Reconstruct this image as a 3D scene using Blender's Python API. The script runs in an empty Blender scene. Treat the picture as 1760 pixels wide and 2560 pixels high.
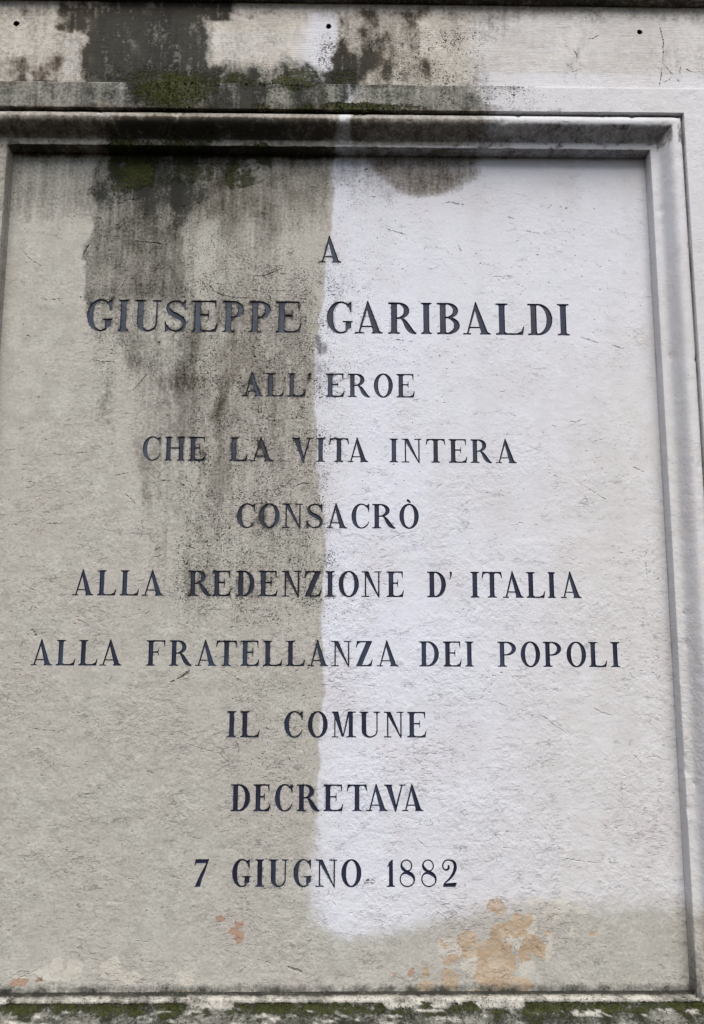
import bpy, bmesh, math, random
import numpy as np
from mathutils import Vector, Matrix, geometry

random.seed(7)
rng = np.random.default_rng(11)
scene = bpy.context.scene

# ---------------------------------------------------------------- camera
# Metres. The carved field's upper left corner is the origin, X runs right, Z up, the wall faces -Y.
CAM_POS = (0.62553, -1.40251, -0.8886)
CAM_YAW, CAM_PITCH, CAM_ROLL = 0.01195, 0.14433, 0.00217
cam_data = bpy.data.cameras.new('camera')
cam = bpy.data.objects.new('camera', cam_data)
scene.collection.objects.link(cam)
cam_data.sensor_fit = 'VERTICAL'
cam_data.sensor_height = 36.0
cam_data.sensor_width = 36.0
cam_data.lens = 1990 / 2560 * 36.0
cam_data.clip_start = 0.01
cam_data.clip_end = 500
cy, sy, cp, sp = math.cos(CAM_YAW), math.sin(CAM_YAW), math.cos(CAM_PITCH), math.sin(CAM_PITCH)
fwd = Vector((sy * cp, cy * cp, sp))
right = Vector((cy, -sy, 0))
up = right.cross(fwd)
cr, sr = math.cos(CAM_ROLL), math.sin(CAM_ROLL)
r2, u2 = right * cr + up * sr, up * cr - right * sr
mw = Matrix((r2, u2, -fwd)).transposed().to_4x4()
mw.translation = Vector(CAM_POS)
cam.matrix_world = mw
scene.camera = cam

# ---------------------------------------------------------------- daylight (overcast)
SUN_ELEV, SUN_AZ = math.radians(55), math.radians(4)      # azimuth measured from straight in front of the wall, towards the right
world = bpy.data.worlds.new('World')
scene.world = world
world.use_nodes = True
wn = world.node_tree
wn.nodes.clear()
sky = wn.nodes.new('ShaderNodeTexSky')
sky.sky_type = 'NISHITA'
sky.sun_disc = False
sky.sun_elevation = SUN_ELEV
sky.sun_rotation = math.pi - SUN_AZ
sky.dust_density = 3.0
sky.air_density = 1.0
bg = wn.nodes.new('ShaderNodeBackground')
bg.inputs['Strength'].default_value = 0.10
wo = wn.nodes.new('ShaderNodeOutputWorld')
wn.links.new(sky.outputs[0], bg.inputs['Color'])
wn.links.new(bg.outputs[0], wo.inputs['Surface'])

sun_data = bpy.data.lights.new('sun', 'SUN')
sun_data.energy = 2.6
sun_data.angle = math.radians(50)
sun_data.color = (1.0, 0.965, 0.92)
sun = bpy.data.objects.new('sun', sun_data)
scene.collection.objects.link(sun)
to_sun = Vector((math.sin(SUN_AZ) * math.cos(SUN_ELEV), -math.cos(SUN_AZ) * math.cos(SUN_ELEV), math.sin(SUN_ELEV)))
sun.rotation_euler = to_sun.to_track_quat('Z', 'Y').to_euler()

scene.view_settings.view_transform = 'Standard'
scene.view_settings.look = 'None'
scene.view_settings.exposure = 0.50
scene.view_settings.gamma = 1.0
scene.view_settings.use_curve_mapping = False

# ---------------------------------------------------------------- measured positions (metres on the face of the stone)
FIELD_W, FIELD_H = 1.2, 1.478
# each line of the inscription: (character, left edge, right edge, baseline, cap line)
LINES = [
    [('A', 0.5795, 0.6212, -0.215, -0.1635)],
    [('G', 0.1544, 0.2011, -0.351, -0.2904), ('I', 0.2115, 0.2302, -0.3512, -0.2905), ('U', 0.241, 0.2899, -0.3513, -0.2907), ('S', 0.2968, 0.3376, -0.3515, -0.2908), ('E', 0.3464, 0.3946, -0.3517, -0.291), ('P', 0.4029, 0.4421, -0.3518, -0.2911), ('P', 0.4517, 0.4917, -0.352, -0.2913), ('E', 0.5009, 0.5478, -0.3522, -0.2914), ('G', 0.5951, 0.6426, -0.3525, -0.2917), ('A', 0.6467, 0.6984, -0.3527, -0.2919), ('R', 0.7082, 0.7614, -0.3529, -0.292), ('I', 0.7688, 0.7889, -0.353, -0.2922), ('B', 0.7984, 0.8407, -0.3532, -0.2923), ('A', 0.8467, 0.8979, -0.3534, -0.2925), ('L', 0.9074, 0.9599, -0.3536, -0.2926), ('D', 0.9667, 1.0125, -0.3538, -0.2928), ('I', 1.0216, 1.0436, -0.3539, -0.2929)],
    [('A', 0.4425, 0.4798, -0.4734, -0.4293), ('L', 0.4861, 0.5182, -0.4735, -0.4293), ('L', 0.5244, 0.5571, -0.4736, -0.4293), ("'", 0.5602, 0.567, -0.4736, -0.4293), ('E', 0.5943, 0.6282, -0.4737, -0.4293), ('R', 0.6343, 0.6753, -0.4738, -0.4293), ('O', 0.6814, 0.7164, -0.4739, -0.4293), ('E', 0.723, 0.7563, -0.474, -0.4294)],
    [('C', 0.2663, 0.2981, -0.5932, -0.549), ('H', 0.3062, 0.3413, -0.5933, -0.5491), ('E', 0.3488, 0.3795, -0.5934, -0.5493), ('L', 0.4221, 0.4546, -0.5936, -0.5495), ('A', 0.4596, 0.4996, -0.5938, -0.5496), ('V', 0.5333, 0.572, -0.594, -0.5499), ('I', 0.5776, 0.5933, -0.594, -0.55), ('T', 0.6004, 0.6368, -0.5941, -0.5501), ('A', 0.6341, 0.6713, -0.5942, -0.5502), ('I', 0.7096, 0.7254, -0.5944, -0.5504), ('N', 0.7315, 0.7676, -0.5945, -0.5505), ('T', 0.775, 0.8107, -0.5946, -0.5507), ('E', 0.8168, 0.85, -0.5947, -0.5508), ('R', 0.8559, 0.8948, -0.5948, -0.551), ('A', 0.9015, 0.9389, -0.595, -0.5511)],
    [('C', 0.4381, 0.4703, -0.7141, -0.6702), ('O', 0.4776, 0.5136, -0.7141, -0.6702), ('N', 0.5184, 0.5546, -0.7141, -0.6701), ('S', 0.5613, 0.5913, -0.7141, -0.6701), ('A', 0.5969, 0.6336, -0.7141, -0.6701), ('C', 0.6414, 0.6732, -0.7141, -0.67), ('R', 0.6781, 0.7204, -0.7141, -0.67), ('Ò', 0.7266, 0.7612, -0.7142, -0.6699)],
    [('A', 0.1543, 0.1906, -0.8339, -0.7895), ('L', 0.1968, 0.2303, -0.834, -0.7896), ('L', 0.2368, 0.27, -0.8341, -0.7896), ('A', 0.2748, 0.3126, -0.8342, -0.7897), ('R', 0.3553, 0.3965, -0.8345, -0.7898), ('E', 0.3979, 0.4307, -0.8346, -0.7898), ('D', 0.4392, 0.4714, -0.8347, -0.7899), ('E', 0.4791, 0.5124, -0.8348, -0.7899), ('N', 0.519, 0.5532, -0.835, -0.79), ('Z', 0.5589, 0.5889, -0.8351, -0.7901), ('I', 0.596, 0.612, -0.8352, -0.7901), ('O', 0.6191, 0.6548, -0.8353, -0.7901), ('N', 0.6597, 0.6943, -0.8354, -0.7902), ('E', 0.7034, 0.734, -0.8355, -0.7902), ('D', 0.7749, 0.8079, -0.8357, -0.7903), ("'", 0.8136, 0.8188, -0.8358, -0.7904), ('I', 0.8511, 0.8666, -0.8359, -0.7904), ('T', 0.8709, 0.9074, -0.836, -0.7905), ('A', 0.9082, 0.9447, -0.8361, -0.7905), ('L', 0.9498, 0.9829, -0.8363, -0.7906), ('I', 0.9877, 1.001, -0.8363, -0.7906), ('A', 1.0102, 1.0467, -0.8364, -0.7907)],
    [('A', 0.0887, 0.1255, -0.9542, -0.9104), ('L', 0.1319, 0.1653, -0.9543, -0.9105), ('L', 0.1707, 0.2034, -0.9543, -0.9106), ('A', 0.2071, 0.245, -0.9544, -0.9107), ('F', 0.2868, 0.3192, -0.9545, -0.9108), ('R', 0.3268, 0.3663, -0.9546, -0.9109), ('A', 0.3717, 0.4084, -0.9546, -0.911), ('T', 0.4069, 0.4439, -0.9547, -0.9111), ('E', 0.45, 0.4824, -0.9547, -0.9111), ('L', 0.4889, 0.5225, -0.9548, -0.9112), ('L', 0.5285, 0.5615, -0.9548, -0.9113), ('A', 0.5669, 0.6016, -0.9549, -0.9114), ('N', 0.607, 0.6417, -0.9549, -0.9114), ('Z', 0.6493, 0.6786, -0.955, -0.9115), ('A', 0.6856, 0.7236, -0.955, -0.9116), ('D', 0.7598, 0.7938, -0.9551, -0.9117), ('E', 0.8014, 0.8333, -0.9552, -0.9118), ('I', 0.8392, 0.8545, -0.9552, -0.9119), ('P', 0.8961, 0.9284, -0.9553, -0.912), ('O', 0.9362, 0.9703, -0.9554, -0.9121), ('P', 0.9755, 1.0073, -0.9554, -0.9121), ('O', 1.0163, 1.0505, -0.9555, -0.9122), ('L', 1.0552, 1.0871, -0.9555, -0.9123), ('I', 1.0935, 1.1095, -0.9556, -0.9123)],
    [('I', 0.4293, 0.445, -1.0745, -1.0305), ('L', 0.4519, 0.4852, -1.0745, -1.0306), ('C', 0.527, 0.5586, -1.0745, -1.0309), ('O', 0.5674, 0.6014, -1.0745, -1.031), ('M', 0.6083, 0.65, -1.0745, -1.0311), ('U', 0.6557, 0.6916, -1.0745, -1.0313), ('N', 0.6979, 0.7315, -1.0745, -1.0314), ('E', 0.738, 0.7709, -1.0745, -1.0316)],
    [('D', 0.4386, 0.4709, -1.1955, -1.1513), ('E', 0.477, 0.5055, -1.1955, -1.1514), ('C', 0.5132, 0.5429, -1.1954, -1.1515), ('R', 0.5499, 0.589, -1.1954, -1.1516), ('E', 0.595, 0.6286, -1.1954, -1.1517), ('T', 0.6345, 0.6693, -1.1953, -1.1518), ('A', 0.6675, 0.7034, -1.1953, -1.1519), ('V', 0.6975, 0.7338, -1.1953, -1.1519), ('A', 0.7283, 0.7641, -1.1953, -1.152)],
    [('7', 0.3804, 0.4052, -1.3157, -1.2719), ('G', 0.4438, 0.4741, -1.3158, -1.2721), ('I', 0.4824, 0.497, -1.3159, -1.2722), ('U', 0.5043, 0.5378, -1.316, -1.2723), ('G', 0.5458, 0.5765, -1.316, -1.2724), ('N', 0.5823, 0.6189, -1.3161, -1.2726), ('O', 0.6257, 0.6592, -1.3162, -1.2727), ('1', 0.7013, 0.7152, -1.3163, -1.2729), ('8', 0.723, 0.7491, -1.3164, -1.273), ('8', 0.7592, 0.7852, -1.3164, -1.2731), ('2', 0.7943, 0.8187, -1.3165, -1.2732)],
]
CRACKS = [[1.0, (0.2354, -0.6515), (0.2516, -0.6654), (0.2598, -0.6752)], [1.0, (0.2577, -0.6713), (0.2686, -0.6989), (0.2734, -0.7225), (0.2663, -0.7382)], [1.0, (0.2664, -0.6434), (0.2817, -0.6353), (0.305, -0.6292), (0.3287, -0.6311), (0.3486, -0.641), (0.3647, -0.653)], [1.0, (0.2105, -0.6217), (0.2339, -0.6175), (0.2573, -0.6134)], [1.0, (0.1063, -0.5819), (0.1261, -0.5839)], [1.0, (0.1416, -0.5797), (0.1692, -0.5788)], [1.0, (0.0978, -0.7075), (0.125, -0.7074), (0.1363, -0.7014)], [1.0, (0.2903, -0.7577), (0.3016, -0.7498), (0.3078, -0.7576)], [1.0, (0.2926, -0.7663), (0.3022, -0.7654), (0.309, -0.7596)], [1.0, (0.0616, -0.8126), (0.0854, -0.8241), (0.0937, -0.8356)], [1.0, (0.1101, -0.8202), (0.1205, -0.8355)], [1.0, (0.059, -0.6443), (0.0745, -0.6422)], [1.0, (0.0194, -0.5755), (0.0409, -0.573)], [1.0, (0.352, -0.7458), (0.3677, -0.7535)], [1.0, (0.5295, -0.6423), (0.553, -0.6334), (0.5767, -0.6333)], [1.0, (0.0208, -0.1848), (0.0407, -0.2107), (0.0724, -0.23)], [1.0, (0.1572, -0.1727), (0.144, -0.1946), (0.137, -0.2186)], [1.0, (0.1951, -0.1041), (0.2194, -0.0928), (0.2442, -0.0903)], [1.0, (0.2311, -0.1743), (0.2723, -0.1783), (0.3053, -0.1824)], [1.0, (0.3209, -0.2797), (0.3415, -0.2882), (0.3578, -0.2902)], [1.0, (0.3733, -0.2643), (0.3982, -0.2792), (0.4269, -0.2854), (0.4717, -0.2851)], [1.0, (0.1646, -0.4058), (0.1888, -0.4098), (0.2129, -0.4097)], [1.0, (0.4422, -0.2422), (0.4791, -0.2419), (0.5157, -0.2243)], [1.0, (0.2737, -0.426), (0.2508, -0.4552), (0.2394, -0.4698)], [1.0, (0.0616, -0.2881), (0.0861, -0.2922), (0.1101, -0.2877)], [1.0, (0.1918, -1.035), (0.2073, -1.0442), (0.2226, -1.0515)], [1.0, (0.2656, -1.0916), (0.2879, -1.088)], [1.0, (0.4037, -1.0733), (0.4185, -1.066), (0.4297, -1.0605)], [1.0, (0.4861, -1.0557), (0.5032, -1.0623), (0.5182, -1.0604)], [1.0, (0.4432, -1.077), (0.4511, -1.0915), (0.4477, -1.1079)], [1.0, (0.3514, -1.0806), (0.3742, -1.0897), (0.4006, -1.097), (0.4138, -1.0988)], [1.0, (0.0842, -1.0571), (0.1145, -1.0625), (0.1408, -1.0643), (0.1667, -1.0588)], [1.0, (0.412, -0.9587), (0.4389, -0.9717), (0.4658, -0.9884)], [1.0, (0.1609, -0.8742), (0.1882, -0.8856)], [1.0, (0.4669, -0.8525), (0.4824, -0.8601)], [1.0, (0.1762, -1.1691), (0.2021, -1.1673)], [1.0, (0.2933, -1.1296), (0.3084, -1.135)], [1.0, (0.8788, -1.014), (0.8941, -1.0158), (0.9129, -1.0251)], [1.0, (0.9545, -1.0343), (0.9734, -1.0399), (0.9919, -1.0546), (1.0216, -1.073)], [1.0, (1.0542, -1.0212), (1.0728, -1.0324), (1.0954, -1.0379)], [1.0, (1.1229, -1.1023), (1.1339, -1.1096), (1.1372, -1.1187)], [1.0, (1.1415, -1.1077), (1.1644, -1.1059), (1.1867, -1.115)], [1.0, (1.1662, -0.9254), (1.1816, -0.9272), (1.1969, -0.931)], [1.0, (0.982, -1.1242), (0.9974, -1.1151)], [1.0, (0.7764, -1.1387), (0.7933, -1.1405)], [1.0, (1.0437, -1.1855), (1.0552, -1.1802)], [1.0, (1.0542, -0.632), (1.0774, -0.6479), (1.1025, -0.6639)], [1.0, (0.7089, -0.7328), (0.7324, -0.7228), (0.7619, -0.7176)], [1.0, (1.0347, -0.516), (1.0507, -0.518), (1.0671, -0.5097)], [1.0, (1.1629, -0.7646), (1.1635, -0.79), (1.1664, -0.8095)], [1.0, (1.1664, -0.8103), (1.1802, -0.8075), (1.1847, -0.7978)], [1.0, (1.1473, -0.5992), (1.1707, -0.6113)], [1.0, (0.7883, -0.6432), (0.8043, -0.6331)], [1.0, (1.1181, -0.755), (1.1279, -0.7569)], [1.0, (0.8077, -0.0963), (0.8245, -0.0917), (0.8453, -0.096), (0.8661, -0.1002)], [1.0, (0.9324, -0.1197), (0.9489, -0.1262)], [1.0, (0.7033, -0.1461), (0.7447, -0.1589)], [1.0, (1.061, -0.3556), (1.1013, -0.3702)], [1.0, (1.1176, -0.3701), (1.1457, -0.3805)], [1.0, (0.8397, -0.1779), (0.8477, -0.1954)], [1.0, (0.8963, -0.2408), (0.9459, -0.2383)], [1.0, (0.7187, -0.3643), (0.7431, -0.365)], [1.0, (0.965, -0.1482), (0.9981, -0.1546)], [1.0, (0.0886, -1.4678), (0.1014, -1.4561), (0.1328, -1.4411)], [1.0, (0.442, -1.4148), (0.4713, -1.4251), (0.5004, -1.4319), (0.5313, -1.4422)], [1.0, (0.2822, -1.3991), (0.3112, -1.4016)], [1.0, (0.4636, -1.4047), (0.4999, -1.4082)], [1.0, (0.3638, -1.2347), (0.3972, -1.2418)], [1.0, (0.4, -1.3394), (0.4261, -1.3584)], [1.0, (0.1272, -1.2186), (0.1493, -1.2186)], [1.0, (0.4702, -1.3757), (0.4814, -1.3877)], [1.0, (0.2091, -1.3477), (0.2206, -1.3597)], [1.0, (0.3403, -1.2995), (0.3624, -1.3047)], [1.0, (0.3082, -1.3237), (0.3225, -1.3151)], [1.0, (0.9846, -1.267), (1.014, -1.2741), (1.0399, -1.2777), (1.0696, -1.2795)], [1.0, (1.1094, -1.3023), (1.124, -1.3076)], [1.0, (1.1128, -1.3839), (1.131, -1.3891), (1.1361, -1.396)], [1.0, (0.7775, -1.3522), (0.7975, -1.3643), (0.8047, -1.3747)], [1.0, (0.7511, -1.2386), (0.7694, -1.2562)], [1.0, (1.061, -1.2193), (1.0796, -1.2211)], [1.0, (1.1874, -1.3668), (1.1984, -1.3686)], [1.0, (0.7206, -1.3607), (0.7426, -1.3608)], [3.2, (0.5331, -1.4395), (0.5476, -1.4439), (0.565, -1.4507)], [3.4, (0.3648, -0.9595), (0.3553, -0.97), (0.3404, -0.9782)], [2.6, (0.665, -1.3045), (0.6731, -1.3059), (0.6823, -1.3069)], [2.5, (0.0837, -0.8915), (0.0936, -0.899), (0.0973, -0.9104)], [2.4, (1.1777, -0.928), (1.191, -0.9318)], [2.0, (0.3292, -0.9819), (0.3405, -0.9797)], [2.0, (0.8629, -0.3259), (0.8656, -0.3165)], [0.9, (0.4405, -1.3345), (0.4403, -1.3368)], [0.9, (0.4391, -1.3381), (0.4375, -1.3398)], [0.9, (0.4356, -1.34), (0.4332, -1.3402)], [0.9, (0.4316, -1.3393), (0.4295, -1.338)], [0.9, (0.4289, -1.3363), (0.4282, -1.3341)], [0.9, (0.4289, -1.3325), (0.4298, -1.3303)], [0.9, (0.4314, -1.3295), (0.4336, -1.3285)], [0.9, (0.4355, -1.3289), (0.4379, -1.3295)], [0.9, (0.439, -1.3309), (0.4405, -1.3328)]]
FRIEZE_CRACKS = [[1.2, (1.2192, 0.2571), (1.2235, 0.2349), (1.2273, 0.2119), (1.2269, 0.1889), (1.2237, 0.1614)], [1.2, (1.2227, 0.1573), (1.22, 0.1386), (1.2153, 0.1136)], [1.2, (1.2282, 0.1587), (1.2362, 0.1456), (1.2472, 0.1353)], [1.0, (1.2495, 0.1312), (1.2556, 0.1209)], [1.0, (1.2577, 0.1572), (1.254, 0.1367)], [1.0, (1.2224, 0.1214), (1.2353, 0.1297), (1.2419, 0.1366)], [1.0, (1.2616, 0.1527), (1.286, 0.1439)], [1.0, (1.0551, 0.1914), (1.0629, 0.1778), (1.0601, 0.1595)], [1.0, (1.0491, 0.1412), (1.0617, 0.1459), (1.0567, 0.1232)], [1.0, (1.0409, 0.2005), (1.0447, 0.1913)], [1.0, (1.0788, 0.2101), (1.0935, 0.2126), (1.1085, 0.222)]]

# weathering marks, metres: boxes (kind, x0, x1, z0, z1, strength, edge softness), spots (kind, x, z, rx, rz, strength, softness)
STAIN_BOXES = [
    ('G', 0.16, 0.3329, -0.2993, 0.0132, 0.62, 0.0082, 0.0574),
    ('G', 0.1758, 0.4421, -0.1072, 0.023, 0.52, 0.0492, 0.0738),
    ('G', 0.2003, 0.3085, -0.09, 0.0224, 0.3, 0.0328, 0.0492),
    ('G', 0.3012, 0.3587, -0.3072, -0.0536, 0.3, 0.0115, 0.0492),
    ('G', 0.3263, 0.5968, -0.1501, 0.0155, 0.4, 0.0164, 0.1066),
    ('G', 0.4003, 0.4948, -0.3405, -0.0614, 0.3, 0.0328, 0.1066),
    ('G', 0.5088, 0.5991, -0.0872, 0.0164, 0.28, 0.0328, 0.0492),
    ('G', -0.0059, 0.1762, -0.1181, 0.0116, 0.36, 0.0492, 0.0574),
    ('G', 0.1802, 0.2612, -0.3674, -0.2567, 0.25, 0.0328, 0.041),
    ('G', 0.3367, 0.381, -0.4833, -0.2985, 0.38, 0.0115, 0.0574),
    ('G', 0.4018, 0.4299, -0.524, -0.3067, 0.32, 0.0082, 0.0656),
    ('G', 0.4246, 0.4488, -0.4164, -0.3065, 0.3, 0.0082, 0.041),
    ('G', 0.3225, 0.356, -0.5571, -0.4337, 0.36, 0.0082, 0.0328),
    ('G', 0.1947, 0.2106, -0.5252, -0.4429, 0.34, 0.0057, 0.0246),
    ('G', 0.205, 0.2129, -0.6222, -0.517, 0.16, 0.0041, 0.041),
    ('G', 0.2639, 0.2851, -0.6856, -0.5574, 0.32, 0.0074, 0.041),
    ('G', 0.3947, 0.4193, -0.6693, -0.4166, 0.34, 0.0098, 0.0492),
    ('G', 0.4816, 0.5786, -0.474, -0.2973, 0.14, 0.0328, 0.0656),
    ('G', 0.24, 0.2642, -0.4175, -0.3588, 0.3, 0.0066, 0.0328),
    ('G', 0.585, 0.6044, -0.4028, -0.3564, 0.55, 0.0082, 0.0164),
    ('G', 0.6049, 0.7306, -0.0683, 0.013, 0.3, 0.0328, 0.0574),
    ('G', 0.5979, 0.643, -0.3052, -0.1839, 0.12, 0.0164, 0.0492),
    ('G', 0.3348, 0.5802, -0.8409, -0.2978, 0.12, 0.0492, 0.1148),
    ('G', 0.254, 0.3412, -0.7171, -0.3416, 0.16, 0.041, 0.1148),
    ('G', 0.4492, 0.4694, -0.4579, -0.2978, 0.28, 0.0082, 0.0492),
    ('G', 0.5122, 0.5327, -0.3569, -0.1848, 0.22, 0.0082, 0.0492),
    ('G', 0.3872, 0.3965, -0.8869, -0.6214, 0.22, 0.0066, 0.0492),
    ('G', 0.4191, 0.4285, -0.7009, -0.5567, 0.3, 0.0066, 0.041),
    ('G', 0.3547, 0.3667, -0.6055, -0.2985, 0.3, 0.0074, 0.0492),
    ('G', 0.297, 0.3242, -0.8182, -0.6378, 0.14, 0.0098, 0.0656),
    ('G', 0.1618, 0.5789, -0.5569, -0.2985, 0.12, 0.0492, 0.1312),
    ('G', 0.2538, 0.597, -0.9472, -0.4747, 0.07, 0.0492, 0.1804),
    ('G', 0.4763, 0.4842, -0.7557, -0.2977, 0.26, 0.0049, 0.1312),
    ('G', 0.44, 0.4463, -0.7008, -0.3065, 0.26, 0.0049, 0.1312),
    ('G', 0.3003, 0.3067, -0.5977, -0.3075, 0.24, 0.0049, 0.0984),
    ('G', 0.3728, 0.3791, -0.8564, -0.4584, 0.26, 0.0049, 0.1312),
    ('G', 0.5151, 0.5231, -0.6208, -0.3059, 0.2, 0.0049, 0.0984),
    ('G', 0.5545, 0.5625, -0.5397, -0.254, 0.2, 0.0066, 0.0984),
    ('G', -0.1672, 0.6174, -0.0061, 0.0557, 0.76, 0.0082, 0.0033),
    ('G', 0.6418, 0.9196, -0.0004, 0.0617, 0.62, 0.0148, 0.0033),
    ('G', 0.9196, 1.0508, 0.0017, 0.0639, 0.18, 0.0492, 0.0033),
    ('G', -0.1694, 0.2589, 0.0538, 0.1125, 0.66, 0.0328, 0.0033),
    ('G', 0.2347, 0.6416, 0.0545, 0.1169, 0.78, 0.0246, 0.0033),
    ('G', 0.6416, 0.8543, 0.0578, 0.1115, 0.4, 0.0328, 0.0033),
    ('G', 0.4456, 0.9698, 0.0949, 0.1092, 0.45, 0.0328, 0.0082),
    ('G', 0.8052, 0.9118, 0.0679, 0.1082, 0.2, 0.0246, 0.0164),
    ('G', 0.1517, 0.3569, 0.1149, 0.2972, 1.0, 0.018, 0.0164),
    ('G', 0.1687, 0.3368, 0.1059, 0.2786, 0.8, 0.0164, 0.0164),
    ('G', 0.233, 0.6087, 0.106, 0.1437, 0.5, 0.0492, 0.0164),
    ('G', 0.3427, 0.4296, 0.2389, 0.2989, 0.9, 0.0082, 0.0131),
    ('G', 0.3446, 0.3775, 0.1611, 0.2523, 0.5, 0.0205, 0.0246),
    ('G', 0.1513, 0.5759, 0.1116, 0.1521, 0.55, 0.0164, 0.018),
    ('G', 0.3383, 0.4774, 0.1121, 0.1798, 0.35, 0.041, 0.0328),
    ('G', -0.0974, 0.16, 0.1079, 0.2942, 0.3, 0.0246, 0.0246),
    ('G', -0.0927, 0.1022, 0.1076, 0.1614, 0.4, 0.0328, 0.0164),
    ('G', 0.0843, 0.1582, 0.2127, 0.2631, 0.45, 0.0205, 0.0205),
    ('G', 0.394, 0.5011, 0.1803, 0.2305, 0.25, 0.0328, 0.0205),
    ('G', 0.4854, 0.5182, 0.1447, 0.1718, 0.4, 0.0115, 0.0115),
    ('G', 0.6084, 0.7736, 0.1108, 0.2657, 0.62, 0.0328, 0.0246),
    ('G', 0.7648, 0.8966, 0.1106, 0.1666, 0.45, 0.041, 0.0246),
    ('G', 0.6087, 0.6579, 0.1084, 0.1734, 0.5, 0.0164, 0.0246),
    ('G', 0.8073, 0.9571, 0.2037, 0.2728, 0.28, 0.041, 0.0328),
    ('G', -0.1015, 1.3942, 0.2467, 0.279, 0.3, 0.0082, 0.0148),
    ('G', 1.2033, 1.3863, 0.1176, 0.1995, 0.2, 0.0328, 0.0328),
    ('G', 1.0458, 1.0624, 0.1194, 0.1966, 0.35, 0.0066, 0.0246),
    ('S', 0.3256, 0.6197, -0.8715, -0.1852, 1.0, 0.0738, 0.0984),
    ('S', 0.4192, 0.607, -1.3501, -0.8177, 0.62, 0.0738, 0.082),
    ('S', 0.5936, 0.7253, -0.4401, 0.0175, 0.55, 0.0492, 0.082),
    ('S', 0.1563, 0.4462, -0.4753, 0.0138, 0.85, 0.0328, 0.0984),
    ('S', 0.3647, 0.9857, 0.057, 0.1106, 0.85, 0.0492, 0.0082),
    ('S', 0.5592, 0.9055, 0.1068, 0.2294, 0.95, 0.0492, 0.0328),
    ('S', 0.1105, 0.5595, 0.1068, 0.1608, 0.7, 0.0328, 0.0164),
    ('S', 0.6021, 0.6904, -1.3434, -0.4318, 0.22, 0.0328, 0.082),
    ('S', 0.8873, 1.1507, 0.0697, 0.1235, 0.35, 0.0656, 0.0164),
    ('S', -0.0884, 0.2349, 0.0506, 0.1039, 0.5, 0.0492, 0.0082),
    ('B', 0.3478, 0.5994, -0.9472, 0.0155, 0.6, 0.0492, 0.1312),
    ('B', 0.1776, 0.3484, -0.8719, -0.1167, 0.3, 0.0492, 0.1312),
    ('B', -0.0973, 0.1683, 0.1035, 0.2943, 0.8, 0.0246, 0.0164),
    ('B', 0.6091, 0.8944, -0.0854, 0.0275, 1.0, 0.0164, 0.0164),
    ('B', -0.1672, 1.133, -0.0035, 0.0584, 0.95, 0.0246, 0.0033),
    ('B', 0.6084, 0.8894, 0.1115, 0.2665, 0.6, 0.0328, 0.0164),
    ('B', 0.4007, 0.4491, -0.4415, -0.3066, 0.8, 0.0082, 0.0246),
    ('B', -0.1016, 1.3943, 0.2467, 0.2836, 0.8, 0.0164, 0.0123),
    ('B', 0.2496, 0.285, -0.6778, -0.5575, 0.5, 0.0082, 0.0246),
    ('M', 0.1877, 0.2709, -0.0813, 0.0222, 0.75, 0.041, 0.041),
    ('M', 0.4084, 0.4919, -0.0614, 0.0063, 0.72, 0.0328, 0.0246),
    ('M', 0.2582, 0.3916, -0.0715, 0.0232, 0.5, 0.0328, 0.041),
    ('M', 0.446, 0.8136, 0.0494, 0.0654, 0.62, 0.0656, 0.0049),
    ('M', -0.1093, 0.4411, -0.0029, 0.0125, 0.3, 0.0492, 0.0049),
    ('M', -0.0888, 0.446, 0.0446, 0.0588, 0.25, 0.0492, 0.0049),
    ('W', 0.5425, 0.615, 0.1096, 0.2643, 0.85, 0.041, 0.0328),
    ('W', 0.856, 1.3879, 0.0931, 0.2666, 0.5, 0.0656, 0.0246),
    ('W', 0.617, 0.6474, 0.0081, 0.1509, 0.8, 0.0082, 0.0041),
    ('W', 0.879, 1.4488, -0.0547, 0.1373, 1.0, 0.0492, 0.0098),
    ('W', 0.3451, 0.5425, 0.153, 0.2258, 0.35, 0.0246, 0.0164),
    ('W', 0.1005, 0.1576, 0.1224, 0.2128, 0.35, 0.0164, 0.0164),
]
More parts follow.
